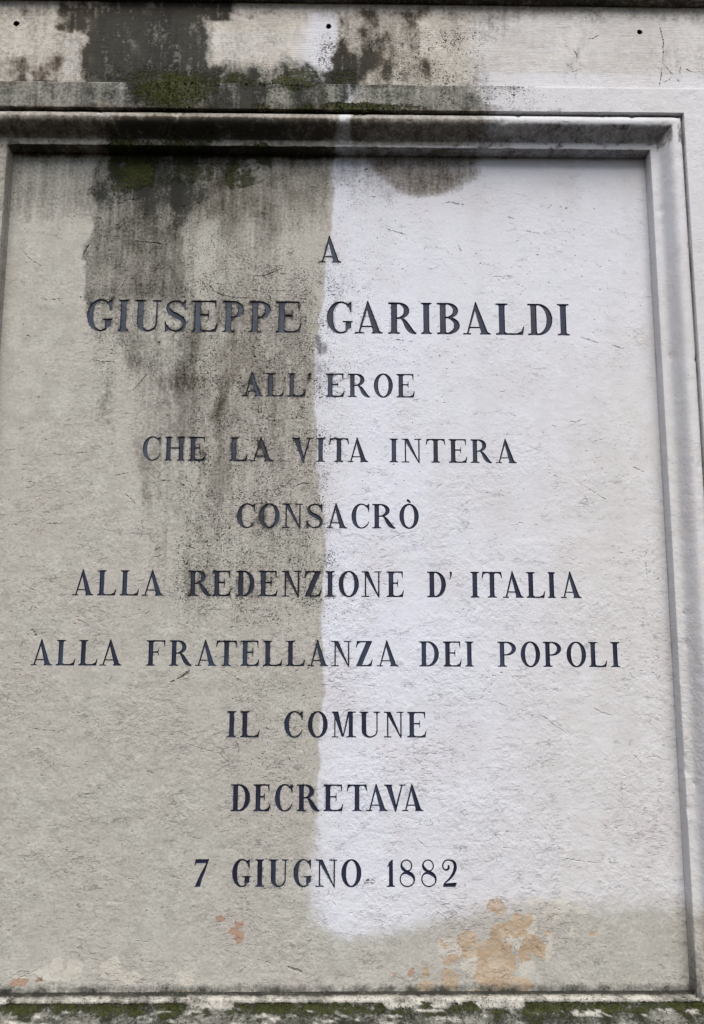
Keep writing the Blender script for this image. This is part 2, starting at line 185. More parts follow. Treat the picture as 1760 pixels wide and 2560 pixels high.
STAIN_SPOTS = [
    ('G', 0.7815, 0.016, 0.1114, 0.0976, 0.64, 0.22),
    ('G', 0.6731, -1.3053, 0.0088, 0.0028, 0.95, 0.6),
    ('S', 0.6731, -1.3053, 0.0103, 0.0042, 1.0, 0.6),
    ('G', 0.7518, -0.0089, 0.0252, 0.0721, 0.25, 0.6),
    ('M', 0.3155, 0.0932, 0.0814, 0.055, 0.8, 1.3),
    ('M', 0.3066, 0.1155, 0.1223, 0.0358, 0.6, 1.2),
    ('M', 0.4453, 0.1152, 0.1062, 0.0179, 0.62, 1.2),
    ('M', 0.5269, 0.1197, 0.0655, 0.0179, 0.7, 1.2),
    ('M', 0.5516, 0.1048, 0.0491, 0.0143, 0.6, 1.2),
    ('M', 0.6252, 0.1209, 0.0295, 0.0234, 0.6, 1.2),
    ('M', 0.2002, 0.1277, 0.0489, 0.0179, 0.45, 1.2),
    ('M', 0.3567, 0.0758, 0.0487, 0.0266, 0.5, 1.2),
    ('M', 0.6907, 0.1153, 0.0492, 0.0108, 0.4, 1.2),
    ('T', 0.8856, -1.3468, 0.013, 0.011, 1.0, 0.5),
    ('T', 0.9149, -1.3664, 0.0098, 0.0102, 1.0, 0.5),
    ('T', 0.9316, -1.3688, 0.0093, 0.0097, 1.0, 0.5),
    ('T', 0.9169, -1.3858, 0.0166, 0.0125, 1.0, 0.5),
    ('T', 0.8871, -1.3905, 0.0114, 0.0155, 1.0, 0.5),
    ('T', 0.8751, -1.4098, 0.0296, 0.0115, 1.0, 0.5),
    ('T', 0.8341, -1.4001, 0.0164, 0.0129, 1.0, 0.5),
    ('T', 0.835, -1.4193, 0.0123, 0.0115, 1.0, 0.5),
    ('T', 0.8643, -1.429, 0.0139, 0.0176, 1.0, 0.5),
    ('T', 0.8848, -1.4314, 0.027, 0.022, 1.0, 0.5),
    ('T', 0.8612, -1.4528, 0.0139, 0.0219, 1.0, 0.5),
    ('T', 0.8999, -1.4434, 0.0139, 0.0148, 1.0, 0.5),
    ('T', 0.9044, -1.4684, 0.0294, 0.0147, 1.0, 0.5),
    ('T', 0.9274, -1.4685, 0.0169, 0.0099, 1.0, 0.5),
    ('T', 0.9396, -1.4039, 0.0109, 0.013, 1.0, 0.5),
    ('T', 0.9287, -1.4243, 0.0139, 0.0115, 1.0, 0.5),
    ('T', 0.956, -1.4172, 0.0098, 0.0106, 1.0, 0.5),
    ('T', 0.9684, -1.3907, 0.0052, 0.0053, 1.0, 0.5),
    ('T', 0.8131, -1.4252, 0.0071, 0.0067, 1.0, 0.5),
    ('T', 0.8014, -1.4336, 0.0077, 0.0057, 1.0, 0.5),
    ('T', 0.8035, -1.4622, 0.0164, 0.0185, 1.0, 0.5),
    ('T', 0.764, -1.4478, 0.0062, 0.0119, 1.0, 0.5),
    ('T', 0.7625, -1.4727, 0.014, 0.009, 1.0, 0.5),
    ('T', 0.7902, -1.406, 0.0052, 0.0062, 0.7, 0.5),
    ('T', 0.803, -1.412, 0.0056, 0.0053, 0.7, 0.5),
    ('T', 0.8203, -1.3771, 0.0057, 0.0068, 0.6, 0.5),
    ('T', 1.0459, -1.3933, 0.0104, 0.0048, 0.5, 0.5),
    ('C', 0.9906, -1.3495, 0.0195, 0.0156, 1.0, 0.5),
    ('C', 0.985, -1.3616, 0.0166, 0.0078, 1.0, 0.5),
    ('C', 0.9545, -1.3421, 0.0166, 0.0107, 1.0, 0.5),
    ('C', 0.9431, -1.3737, 0.0083, 0.0131, 1.0, 0.5),
    ('C', 0.9707, -1.4004, 0.0088, 0.0154, 1.0, 0.5),
    ('C', 0.9349, -1.3906, 0.0139, 0.0107, 1.0, 0.5),
    ('C', 0.9308, -1.4411, 0.0139, 0.0153, 1.0, 0.5),
    ('C', 0.9688, -1.4196, 0.0082, 0.0106, 1.0, 0.5),
    ('C', 0.8082, -1.4096, 0.0257, 0.0135, 1.0, 0.5),
    ('C', 0.841, -1.4385, 0.0165, 0.0152, 1.0, 0.5),
    ('C', 0.8972, -1.4002, 0.0088, 0.0106, 1.0, 0.5),
    ('C', 1.0111, -1.3896, 0.0044, 0.0063, 1.0, 0.5),
    ('C', 0.9165, -1.4027, 0.0165, 0.0154, 1.0, 0.5),
    ('C', 0.8803, -1.46, 0.0113, 0.0129, 1.0, 0.5),
    ('C', 1.0269, -1.352, 0.0129, 0.0073, 0.8, 0.5),
    ('R', 0.741, -1.4477, 0.0046, 0.0067, 1.0, 0.5),
    ('R', 0.7123, -1.456, 0.0031, 0.0035, 1.0, 0.5),
    ('R', 0.4556, -1.374, 0.0073, 0.0055, 1.0, 0.5),
    ('R', 0.4464, -1.3843, 0.0073, 0.0054, 1.0, 0.5),
    ('R', 0.4583, -1.3952, 0.0065, 0.0103, 1.0, 0.5),
    ('R', 0.4264, -1.3705, 0.0095, 0.0069, 0.6, 0.5),
    ('R', 0.1018, -1.4619, 0.0158, 0.0081, 0.8, 0.5),
    ('R', 0.1326, -1.4613, 0.0086, 0.0067, 0.7, 0.5),
    ('R', 0.097, -1.4659, 0.0144, 0.0054, 0.7, 0.5),
    ('C', 0.155, -1.4527, 0.0316, 0.0094, 1.0, 0.5),
    ('C', 0.1614, -1.4379, 0.0086, 0.0161, 1.0, 0.5),
    ('C', 0.1869, -1.4434, 0.0144, 0.0134, 1.0, 0.5),
    ('C', 0.2494, -1.4415, 0.0173, 0.0148, 1.0, 0.5),
    ('C', 0.2845, -1.4551, 0.0216, 0.0107, 0.6, 0.5),
    ('C', 0.371, -1.4587, 0.0159, 0.0174, 0.7, 0.5),
    ('C', 0.1121, -1.4546, 0.0215, 0.008, 0.7, 0.5),
    ('T', 0.3934, -1.4842, 0.0431, 0.0067, 0.8, 0.5),
    ('T', 0.8479, -1.4856, 0.1088, 0.006, 0.9, 0.5),
]
WASHED_OUTLINE = [(0.6063, 0.0169), (0.6029, -0.1135), (0.592, -0.2191), (0.5876, -0.2883), (0.5797, -0.3225), (0.5754, -0.3903), (0.5729, -0.4738), (0.5784, -0.5559), (0.5822, -0.6366), (0.593, -0.7081), (0.5951, -0.7865), (0.5888, -0.8712), (0.5931, -0.9319), (0.5966, -0.9919), (0.587, -1.0364), (0.5898, -1.095), (0.5866, -1.1673), (0.5829, -1.2526), (0.5757, -1.2807), (0.5745, -1.3086), (0.583, -1.3502), (0.5964, -1.3812), (0.6234, -1.3942), (0.6818, -1.393), (0.7549, -1.3767), (0.8285, -1.359), (0.8729, -1.3438), (0.9761, -1.3413), (1.035, -1.3455), (1.3087, -1.346), (1.3537, 0.0244)]

LETTER_DEPTH = 2.6      # mm
N_CHIPS = 1500

# ---------------------------------------------------------------- small helpers
def link(o):
    scene.collection.objects.link(o)
    return o

def thing(name, label, cat, loc):
    o = link(bpy.data.objects.new(name, None))
    o.empty_display_size = 0.1
    o.location = loc
    o['label'] = label
    o['category'] = cat
    o['kind'] = 'thing'
    return o

def mesh_obj(name, verts, faces, mat, parent=None, smooth=False, sharp_deg=None):
    """One mesh object; verts are given in scene metres whatever the parent's location."""
    me = bpy.data.meshes.new(name)
    me.from_pydata([tuple(v) for v in verts], [], [tuple(f) for f in faces])
    me.materials.append(mat)
    o = link(bpy.data.objects.new(name, me))
    if parent is not None:
        o.parent = parent
        b = Vector((0, 0, 0))
        p = parent
        while p is not None:
            b = b + Vector(p.location)
            p = p.parent
        o.location = -b
    if smooth:
        for p in me.polygons:
            p.use_smooth = True
        if sharp_deg:
            me.set_sharp_from_angle(angle=math.radians(sharp_deg))
    return o

LATTICES = {}
def lattice(nx, ny, seed):
    if seed not in LATTICES:
        LATTICES[seed] = np.random.default_rng(seed).random((nx + 2, ny + 2))
    return LATTICES[seed]

def vnoise(x, z, cell, seed):
    """smooth value noise in 0..1 on scattered points"""
    lat = lattice(400, 400, seed)
    u = (np.asarray(x) + 3.0) / cell
    v = (np.asarray(z) + 4.0) / cell
    iu, iv = np.floor(u).astype(int), np.floor(v).astype(int)
    fu, fv = u - iu, v - iv
    fu = fu * fu * (3 - 2 * fu)
    fv = fv * fv * (3 - 2 * fv)
    iu %= 400
    iv %= 400
    a = lat[iu, iv] * (1 - fu) + lat[iu + 1, iv] * fu
    b = lat[iu, iv + 1] * (1 - fu) + lat[iu + 1, iv + 1] * fu
    return a * (1 - fv) + b * fv

def fbm(x, z, cell, seed, octaves=3):
    s, amp, tot = 0, 1.0, 0
    for k in range(octaves):
        s = s + amp * vnoise(x, z, cell / 2 ** k, seed + k)
        tot += amp
        amp *= 0.55
    return s / tot

def sstep(t):
    t = np.clip(t, 0, 1)
    return t * t * (3 - 2 * t)

# ---------------------------------------------------------------- weathering: where dirt, moss and wash-marks lie on the stone
def weather(co, washed=True):
    """stain strengths for points on the stone face: W washed, G grime, M moss, tone, T tan, S specks, B brownness, C cream, R rust"""
    x, z = co[:, 0], co[:, 2]
    n = len(x)
    wx = x + (fbm(x, z, 0.07, 1, 4) - .5) * 0.075 + (fbm(x, z * 0.5, 0.02, 5, 2) - .5) * 0.020
    wz = z + (fbm(x, z, 0.06, 9, 4) - .5) * 0.070
    ch = {k: np.zeros(n) for k in 'WGMTSBCR'}
    for c, x0, x1, z0, z1, s, sx, sz in STAIN_BOXES:
        if c == 'W':
            px_, pz_ = x + (wx - x) * .5, z
        else:
            px_, pz_ = wx, wz
            if z0 > -.02:
                pz_ = z + (wz - z) * (.42 if z0 > .09 else .2)
        m = s * sstep((np.minimum(px_ - x0, x1 - px_)) / sx + .5) * sstep((np.minimum(pz_ - z0, z1 - pz_)) / sz + .5)
        ch[c] = 1 - (1 - ch[c]) * (1 - m)
    crust = .84 + .75 * (fbm(x, z * .5, .022, 97, 4) - .28)
    ragged = np.clip(crust, .5, 1.0) * sstep((ch['G'] + (fbm(x, z * .75, .034, 81, 5) - .5) * 1.15 - .36) / .48)
    ch['G'] *= 1.18 * np.clip(.62 + 1.0 * (fbm(x, z * .6, .05, 61, 4) - .22), .45, 1.12)
    ch['G'] = np.where(z > .1046, np.maximum(ragged, .62 * np.clip(ch['G'], 0, 1)), ch['G'])      # the upper band carries a thick black crust with torn edges
    ch['M'] *= np.clip(.2 + 1.9 * (fbm(x, z, .04, 67, 4) - .12), .1, 1.3)
    fx = x + (fbm(x, z, 0.02, 21) - .5) * 0.016
    fz = z + (fbm(x, z, 0.02, 31) - .5) * 0.016
    for c, cx, cz, rx, rz, s, soft in STAIN_SPOTS:
        px_, pz_ = (x + (wx - x) * .5, z + (wz - z) * .5) if c in 'GM' else (fx, fz)
        r = np.sqrt(((px_ - cx) / rx) ** 2 + ((pz_ - cz) / rz) ** 2)
        m = s * sstep((1 + soft * .5 - r) / soft)
        ch[c] = np.maximum(ch[c], m)
    # washed area: distance inside an outline
    if washed:
        P = np.array(WASHED_OUTLINE)
        Q = np.roll(P, -1, axis=0)
        qx = x + (fbm(x, z, 0.03, 41) - .5) * 0.012
        qz = z + (fbm(x, z, 0.04, 43) - .5) * 0.020
        inside = np.zeros(n, bool)
        dist = np.full(n, 9.0)
        for (ax, az), (bx, bz) in zip(P, Q):
            c = ((az > qz) != (bz > qz)) & (qx < (bx - ax) * (qz - az) / (bz - az + 1e-12) + ax)
            inside ^= c
            dx, dz = bx - ax, bz - az
            t = np.clip(((qx - ax) * dx + (qz - az) * dz) / (dx * dx + dz * dz), 0, 1)
            dist = np.minimum(dist, np.hypot(qx - ax - t * dx, qz - az - t * dz))
        sd = np.where(inside, dist, -dist)
        soft = 0.010 + 0.09 * sstep((-1.15 - z) / .2)
        w = sstep(sd / soft + .5)
        ch['W'] = np.maximum(ch['W'], w * (z < 0.004))
        ch['W'] = ch['W'] * (1 - ch['G'] * .9 * ((z < -0.0) & (x > .64)))
    # cool near the wash line and at the top, warmer grey to the lower right
    tone = 1 - .75 * sstep((x - .72) / .45) * sstep((-z - .15) / .6) - .35 * sstep((x - .6) / .6) - .25 * sstep((-z - .9) / .5)
    tone = np.clip(tone + (fbm(x, z, .12, 51) - .5) * .5, 0, 1)
    ch['tone'] = np.where((x > 1.19) | (z > .0), tone * .45, tone)
    return ch

MOSS_SITES = []
def paint(o, extra=None, washed=True, mossy=False):
    me = o.data
    n = len(me.vertices)
    co = np.empty(n * 3)
    me.vertices.foreach_get('co', co)
    co = co.reshape(-1, 3)
    ch = weather(co, washed)
    if extra:
        extra(co, ch)
    if mossy:
        no = np.empty(n * 3)
        me.vertices.foreach_get('normal', no)
        pick = ch['M'] > .52
        MOSS_SITES.append(np.concatenate([co[pick], no.reshape(-1, 3)[pick], ch['M'][pick, None]], 1))
    for name, keys in (('stain_wash', ('W', 'G', 'M', 'tone')), ('stain_spot', ('T', 'S', 'B', 'C'))):
        a = me.attributes.new(name, 'FLOAT_COLOR', 'POINT')
        d = np.stack([np.clip(ch[k], 0, 1) for k in keys], 1).astype(np.float32)
        a.data.foreach_set('color', d.ravel())
    a = me.attributes.new('rust', 'FLOAT', 'POINT')
    a.data.foreach_set('value', np.clip(ch['R'], 0, 1).astype(np.float32))

# ---------------------------------------------------------------- materials
class Nodes:
    def __init__(self, name):
        self.mat = bpy.data.materials.new(name)
        self.mat.use_nodes = True
        self.t = self.mat.node_tree
        self.t.nodes.clear()
    def put(self, sock, v):
        if isinstance(v, bpy.types.NodeSocket):
            self.t.links.new(v, sock)
        elif v is not None:
            sock.default_value = v
    def math(self, op, a, b=None, c=None, clamp=False):
        n = self.t.nodes.new('ShaderNodeMath')
        n.operation = op
        n.use_clamp = clamp
        for i, v in enumerate((a, b, c)):
            self.put(n.inputs[i], v)
        return n.outputs[0]
    def map(self, v, a, b, c=0.0, d=1.0, smooth=True):
        n = self.t.nodes.new('ShaderNodeMapRange')
        n.interpolation_type = 'SMOOTHSTEP' if smooth else 'LINEAR'
        for i, q in enumerate((v, a, b, c, d)):
            self.put(n.inputs[i], q)
        return n.outputs[0]
    def mix(self, f, a, b):
        n = self.t.nodes.new('ShaderNodeMix')
        n.data_type = 'RGBA'
        for s, v in ((n.inputs[0], f), (n.inputs[6], a), (n.inputs[7], b)):
            if isinstance(v, tuple):
                v = (*v, 1.0)
            self.put(s, v)
        return n.outputs[2]
    def coord(self, scale=(1, 1, 1), off=(0, 0, 0)):
        if not hasattr(self, 'tc'):
            self.tc = self.t.nodes.new('ShaderNodeTexCoord').outputs['Object']
        n = self.t.nodes.new('ShaderNodeMapping')
        n.inputs['Scale'].default_value = scale
        n.inputs['Location'].default_value = off
        self.t.links.new(self.tc, n.inputs['Vector'])
        return n.outputs[0]
    def noise(self, scale, detail=3, rough=.55, off=(0, 0, 0), distort=0.0):
        n = self.t.nodes.new('ShaderNodeTexNoise')
        s = scale if isinstance(scale, tuple) else (scale,) * 3
        self.t.links.new(self.coord(s, off), n.inputs['Vector'])
        n.inputs['Scale'].default_value = 1
        n.inputs['Detail'].default_value = detail
        n.inputs['Roughness'].default_value = rough
        n.inputs['Distortion'].default_value = distort
        return n.outputs[0]
    def attr(self, name):
        n = self.t.nodes.new('ShaderNodeAttribute')
        n.attribute_name = name
        sep = self.t.nodes.new('ShaderNodeSeparateColor')
        self.t.links.new(n.outputs['Color'], sep.inputs[0])
        return sep.outputs[0], sep.outputs[1], sep.outputs[2], n.outputs['Alpha'], n.outputs['Fac']
    def finish(self, color, rough, height=None, spec=0.3):
        b = self.t.nodes.new('ShaderNodeBsdfPrincipled')
        self.put(b.inputs['Base Color'], (*color, 1.0) if isinstance(color, tuple) else color)
        self.put(b.inputs['Roughness'], rough)
        b.inputs['Specular IOR Level'].default_value = spec
        if height is not None:
            n = self.t.nodes.new('ShaderNodeBump')
            n.inputs['Strength'].default_value = 1.0
            n.inputs['Distance'].default_value = 1.0
            self.t.links.new(height, n.inputs['Height'])
            self.t.links.new(n.outputs[0], b.inputs['Normal'])
        o = self.t.nodes.new('ShaderNodeOutputMaterial')
        self.t.links.new(b.outputs[0], o.inputs['Surface'])
        return self.mat

def stone_material(name, tooled=False, pits=1.0, tints=None):
    N = Nodes(name)
    sa, sb = tints or (STONE_A, STONE_B)
    W, G, M, tone, _ = N.attr('stain_wash')
    T, S, B, C, _ = N.attr('stain_spot')
    R = N.attr('rust')[4]
    big = N.noise(7, 4, .5)
    med = N.noise(30, 6, .6, (3, 1, 2))
    blot = N.noise(60, 4, .6, (5, 8, 2))
    fine = N.noise(190, 4, .65)
    streak = N.math('ADD', N.math('MULTIPLY', N.noise((75, 75, 9), 5, .6, (1, 2, 3)), .55), N.math('MULTIPLY', N.noise((95, 95, 2.6), 4, .6, (5, 2, 8)), .45))
    streak2 = N.noise((30, 30, 3.5), 3, .5, (7, 2, 3))
    # bare stone
    base = N.mix(N.map(med, .35, .65), sa, sb)
    base = N.mix(N.map(big, .42, .62, 0, .55), base, STONE_PINK)
    base = N.mix(N.map(fine, .38, .70, 0, .50), base, STONE_DARK)
    base = N.mix(N.math('MULTIPLY', N.map(blot, .58, .66), .25), base, STONE_PALE)
    # washed patch
    wcol = N.mix(tone, WASH_WARM, WASH_COOL)
    wcol = N.mix(N.map(med, .35, .7, 0, .40), wcol, WASH_PALE)
    wcol = N.mix(N.map(fine, .45, .8, 0, .22), wcol, STONE_A)
    wcol = N.mix(N.map(N.noise((13, 13, 2.6), 4, .55, (2, 5, 5)), .46, .68, 0, .24), wcol, (.47, .455, .44))
    wcol = N.mix(N.map(big, .50, .66, 0, .28), wcol, (.52, .49, .485))
    wm = N.map(N.math('ADD', W, N.math('MULTIPLY', N.math('SUBTRACT', blot, .5), .55)), .16, .84)
    wm = N.math('MULTIPLY', wm, N.map(W, .0, .12))
    col = N.mix(wm, base, wcol)
    # cream and tan flaking near the foot, rust spots
    tw = N.math('ADD', N.math('MULTIPLY', N.math('SUBTRACT', blot, .5), .8), N.math('MULTIPLY', N.math('SUBTRACT', N.noise(150, 4, .6, (3, 8, 8)), .5), .7))
    cm = N.map(N.math('ADD', C, tw), .40, .52)
    col = N.mix(N.math('MULTIPLY', cm, .55), col, N.mix(med, (.50, .46, .39), (.60, .58, .52)))
    tm = N.map(N.math('ADD', T, tw), .39, .51)
    tm = N.math('MULTIPLY', tm, N.map(N.math('ADD', N.math('MULTIPLY', blot, .6), N.math('MULTIPLY', fine, .4)), .36, .54, .55, 1.0))
    col = N.mix(N.math('MULTIPLY', tm, .85), col, N.mix(N.map(med, .35, .65), (.36, .255, .155), (.48, .375, .265)))
    rm = N.map(N.math('ADD', R, tw), .40, .60)
    col = N.mix(N.math('MULTIPLY', rm, .62), col, N.mix(fine, (.30, .12, .05), (.36, .2, .12)))
    # grime: streaky film that breaks up at its edges
    br = N.math('ADD', N.math('MULTIPLY', streak, .40), N.math('ADD', N.math('MULTIPLY', fine, .30), N.math('MULTIPLY', med, .30)))
    g = N.map(N.math('ADD', G, N.math('MULTIPLY', N.math('SUBTRACT', br, .5), 3.2)), .08, .92, 0, 1, smooth=False)
    g = N.math('MULTIPLY', g, N.map(G, 0, .22))
    g = N.math('MULTIPLY', g, .965, clamp=True)
    gcol = N.mix(B, N.mix(N.map(streak2, .4, .6), (.030, .032, .026), (.078, .080, .064)), N.mix(streak2, (.050, .036, .023), (.105, .080, .055)))
    gcol = N.mix(N.map(G, .72, 1.0, 0, .70), gcol, (.012, .012, .011))
    col = N.mix(g, col, gcol)
    # moss
    mo = N.noise(120, 5, .7, (9, 4, 1))
    mm = N.map(N.math('ADD', M, N.math('MULTIPLY', N.math('SUBTRACT', mo, .5), 1.5)), .40, .75)
    mm = N.math('MULTIPLY', mm, N.map(M, .02, .25))
    col = N.mix(N.math('MULTIPLY', mm, .85), col, N.mix(N.map(fine, .3, .7), (.016, .019, .006), (.062, .070, .014)))
    # black lichen specks sitting in the pores
    spn = N.noise((215, 215, 250), 4, .6, (2, 9, 4))
    clump = N.noise(28, 3, .6, (4, 4, 9))
    thr = N.math('SUBTRACT', .712, N.math('MULTIPLY', S, N.map(clump, .25, .75, .07, .185)))
    spf = N.noise((420, 420, 460), 2, .5, (6, 1, 4))
    sp = N.math('MAXIMUM', N.map(N.math('SUBTRACT', spn, thr), 0, .035), N.map(N.math('SUBTRACT', spf, N.math('ADD', thr, .0)), 0, .04))
    col = N.mix(N.math('MULTIPLY', sp, .86), col, (.022, .021, .016))
    # pores, creases and grain as relief
    sepx = N.t.nodes.new('ShaderNodeSeparateXYZ')
    N.t.links.new(N.tc, sepx.inputs[0])
    rough_k = N.map(N.math('ADD', sepx.outputs[2], N.math('MULTIPLY', sepx.outputs[0], .35)), -.95, .15, 1.0, .42)      # the lower left of the slab has weathered rougher
    pit_n = N.noise((75, 75, 190), 4, .6, (1, 7, 3), .5)
    pit = N.map(N.math('ADD', pit_n, N.math('MULTIPLY', N.math('SUBTRACT', big, .5), .55)), N.math('SUBTRACT', .705, N.math('MULTIPLY', rough_k, .068)), .735)
    fold = N.noise((22, 22, 55), 5, .62, (6, 3, 8), .8)
    crease = N.map(N.math('ABSOLUTE', N.math('SUBTRACT', fold, .5)), 0, .011, 1, 0)
    crease = N.math('MULTIPLY', crease, N.map(N.noise((22, 22, 45), 4, .6, (8, 8, 1)), .52, .62))
    h = N.math('MULTIPLY', pit, -.0008 * pits)
    h = N.math('ADD', h, N.math('MULTIPLY', crease, -.0008 * pits))
    h = N.math('ADD', h, N.math('MULTIPLY', N.noise(75, 4, .6, (2, 2, 2)), .0024))
    h = N.math('ADD', h, N.math('MULTIPLY', fine, .0011))
    h = N.math('MULTIPLY', h, N.math('MULTIPLY', rough_k, N.map(N.noise(9, 3, .55, (4, 2, 7)), .36, .64, .60, 1.35)))
    h = N.math('ADD', h, N.math('MULTIPLY', N.math('MULTIPLY', mm, mo), .004))
    if tooled:
        tool = N.noise((22, 22, 420), 2, .5, (3, 3, 3))
        h = N.math('ADD', h, N.math('MULTIPLY', tool, .0006))
    col = N.mix(N.math('MULTIPLY', N.math('MAXIMUM', pit, crease), N.math('ADD', .03, N.math('MULTIPLY', S, .40))), col, (.05, .045, .035))
    return N.finish(col, N.map(g, 0, 1, .90, .92), h, .10)

STONE_A, STONE_B = (.376, .366, .324), (.452, .444, .398)
STONE_PINK, STONE_DARK, STONE_PALE = (.418, .388, .352), (.270, .262, .238), (.56, .55, .515)
WASH_WARM, WASH_COOL, WASH_PALE = (.545, .534, .528), (.598, .616, .680), (.640, .648, .690)

def letter_material():
    N = Nodes('painted_letter_cut')
    n1 = N.noise((40, 40, 12), 4, .6)
    n2 = N.noise(220, 4, .65, (4, 1, 2))
    n3 = N.noise(9, 2, .5, (1, 1, 6))
    col = N.mix(N.map(n1, .35, .68), (.006, .008, .024), (.014, .020, .052))
    col = N.mix(N.math('MULTIPLY', N.map(n3, .47, .64), .50), col, (.036, .060, .098))
    col = N.mix(N.map(n2, .60, .72, 0, .55), col, (.010, .011, .014))
    col = N.mix(N.map(n2, .36, .28, 0, .35), col, (.16, .165, .17))
    G = N.attr('stain_wash')[1]
    S = N.attr('stain_spot')[1]
    col = N.mix(N.math('MULTIPLY', N.map(G, .1, .7), .75), col, N.mix(n1, (.030, .048, .078), (.070, .098, .135)))
    film = N.math('MULTIPLY', N.map(N.math('ADD', N.noise((60, 60, 16), 5, .65, (3, 3, 1)), N.math('MULTIPLY', G, .25)), .60, .74), N.map(G, .05, .6, 0, .6))
    col = N.mix(film, col, (.085, .075, .060))
    lich = N.map(N.math('ADD', n2, N.math('MULTIPLY', S, .08)), .60, .68)
    col = N.mix(N.math('MULTIPLY', lich, N.map(S, .1, .8)), col, (.016, .018, .014))
    h = N.math('MULTIPLY', n2, .0005)
    return N.finish(col, N.map(n1, .3, .7, .45, .65), h, .35)

def plain_material(name, c1, c2, rough, bump=.001, scale=150):
    N = Nodes(name)
    n = N.noise(scale, 4, .6)
    return N.finish(N.mix(n, c1, c2), rough, N.math('MULTIPLY', n, bump), .3)

MAT_FIELD = stone_material('weathered_limestone')
MAT_FRAME = stone_material('weathered_limestone_moulded', pits=.6)
MAT_TOOLED = stone_material('weathered_limestone_tooled', tooled=True, pits=.6, tints=((.46, .425, .370), (.58, .545, .485)))
MAT_LETTER = letter_material()
MAT_DOWEL = plain_material('corroded_iron', (.008, .008, .012), (.03, .026, .028), .7)

# ---------------------------------------------------------------- roman letters, drawn in cap-height units
TH, HA, SE = .182, .058, .048      # stem, hairline, serif

def rect(x0, y0, x1, y1):
    return [(x0, y0), (x1, y0), (x1, y1), (x0, y1)]

def stroke(pts):
    """quads along (x, y, width) points"""
    out = []
    L = []
    for i, (x, y, w) in enumerate(pts):
        a = pts[max(i - 1, 0)]
        b = pts[min(i + 1, len(pts) - 1)]
        dx, dy = b[0] - a[0], b[1] - a[1]
        d = math.hypot(dx, dy) or 1
        nx, ny = -dy / d * w / 2, dx / d * w / 2
        L.append(((x + nx, y + ny), (x - nx, y - ny)))
    for (a, b), (c, d) in zip(L, L[1:]):
        out.append([a, b, d, c])
    return out

def spline(ctrl, n=7):
    P = [ctrl[0]] + list(ctrl) + [ctrl[-1]]
    out = []
    for i in range(1, len(P) - 2):
        for k in range(n):
            t = k / n
            out.append(tuple(.5 * (2 * P[i][j] + (P[i + 1][j] - P[i - 1][j]) * t + (2 * P[i - 1][j] - 5 * P[i][j] + 4 * P[i + 1][j] - P[i + 2][j]) * t * t
                                   + (3 * P[i][j] - P[i - 1][j] - 3 * P[i + 1][j] + P[i + 2][j]) * t ** 3) for j in range(3)))
    out.append(tuple(ctrl[-1]))
    return out

def ring(cx, cy, rx, ry, wfun, a0=0, a1=360, n=44):
    out, prev = [], None
    for k in range(n + 1):
        a = math.radians(a0 + (a1 - a0) * k / n)
        ox, oy = cx + rx * math.cos(a), cy + ry * math.sin(a)
        nx, ny = math.cos(a) / rx, math.sin(a) / ry
        d = math.hypot(nx, ny)
        w = wfun(math.degrees(a))
        cur = ((ox, oy), (ox - nx / d * w, oy - ny / d * w))
        if prev:
            out.append([prev[0], prev[1], cur[1], cur[0]])
        prev = cur
    return out

def side(a, c, p=1.3):
    return max(0.0, math.cos(math.radians(a - c))) ** p

def foot(x0, x1, s0, s1):
    return [rect(x0, 0, x1, SE), [(s0 - .03, SE), (s1 + .03, SE), (s1, SE + .045), (s0, SE + .045)]]

def head(x0, x1, s0, s1):
    return [rect(x0, 1 - SE, x1, 1), [(s0, 1 - SE - .045), (s1, 1 - SE - .045), (s1 + .03, 1 - SE), (s0 - .03, 1 - SE)]]

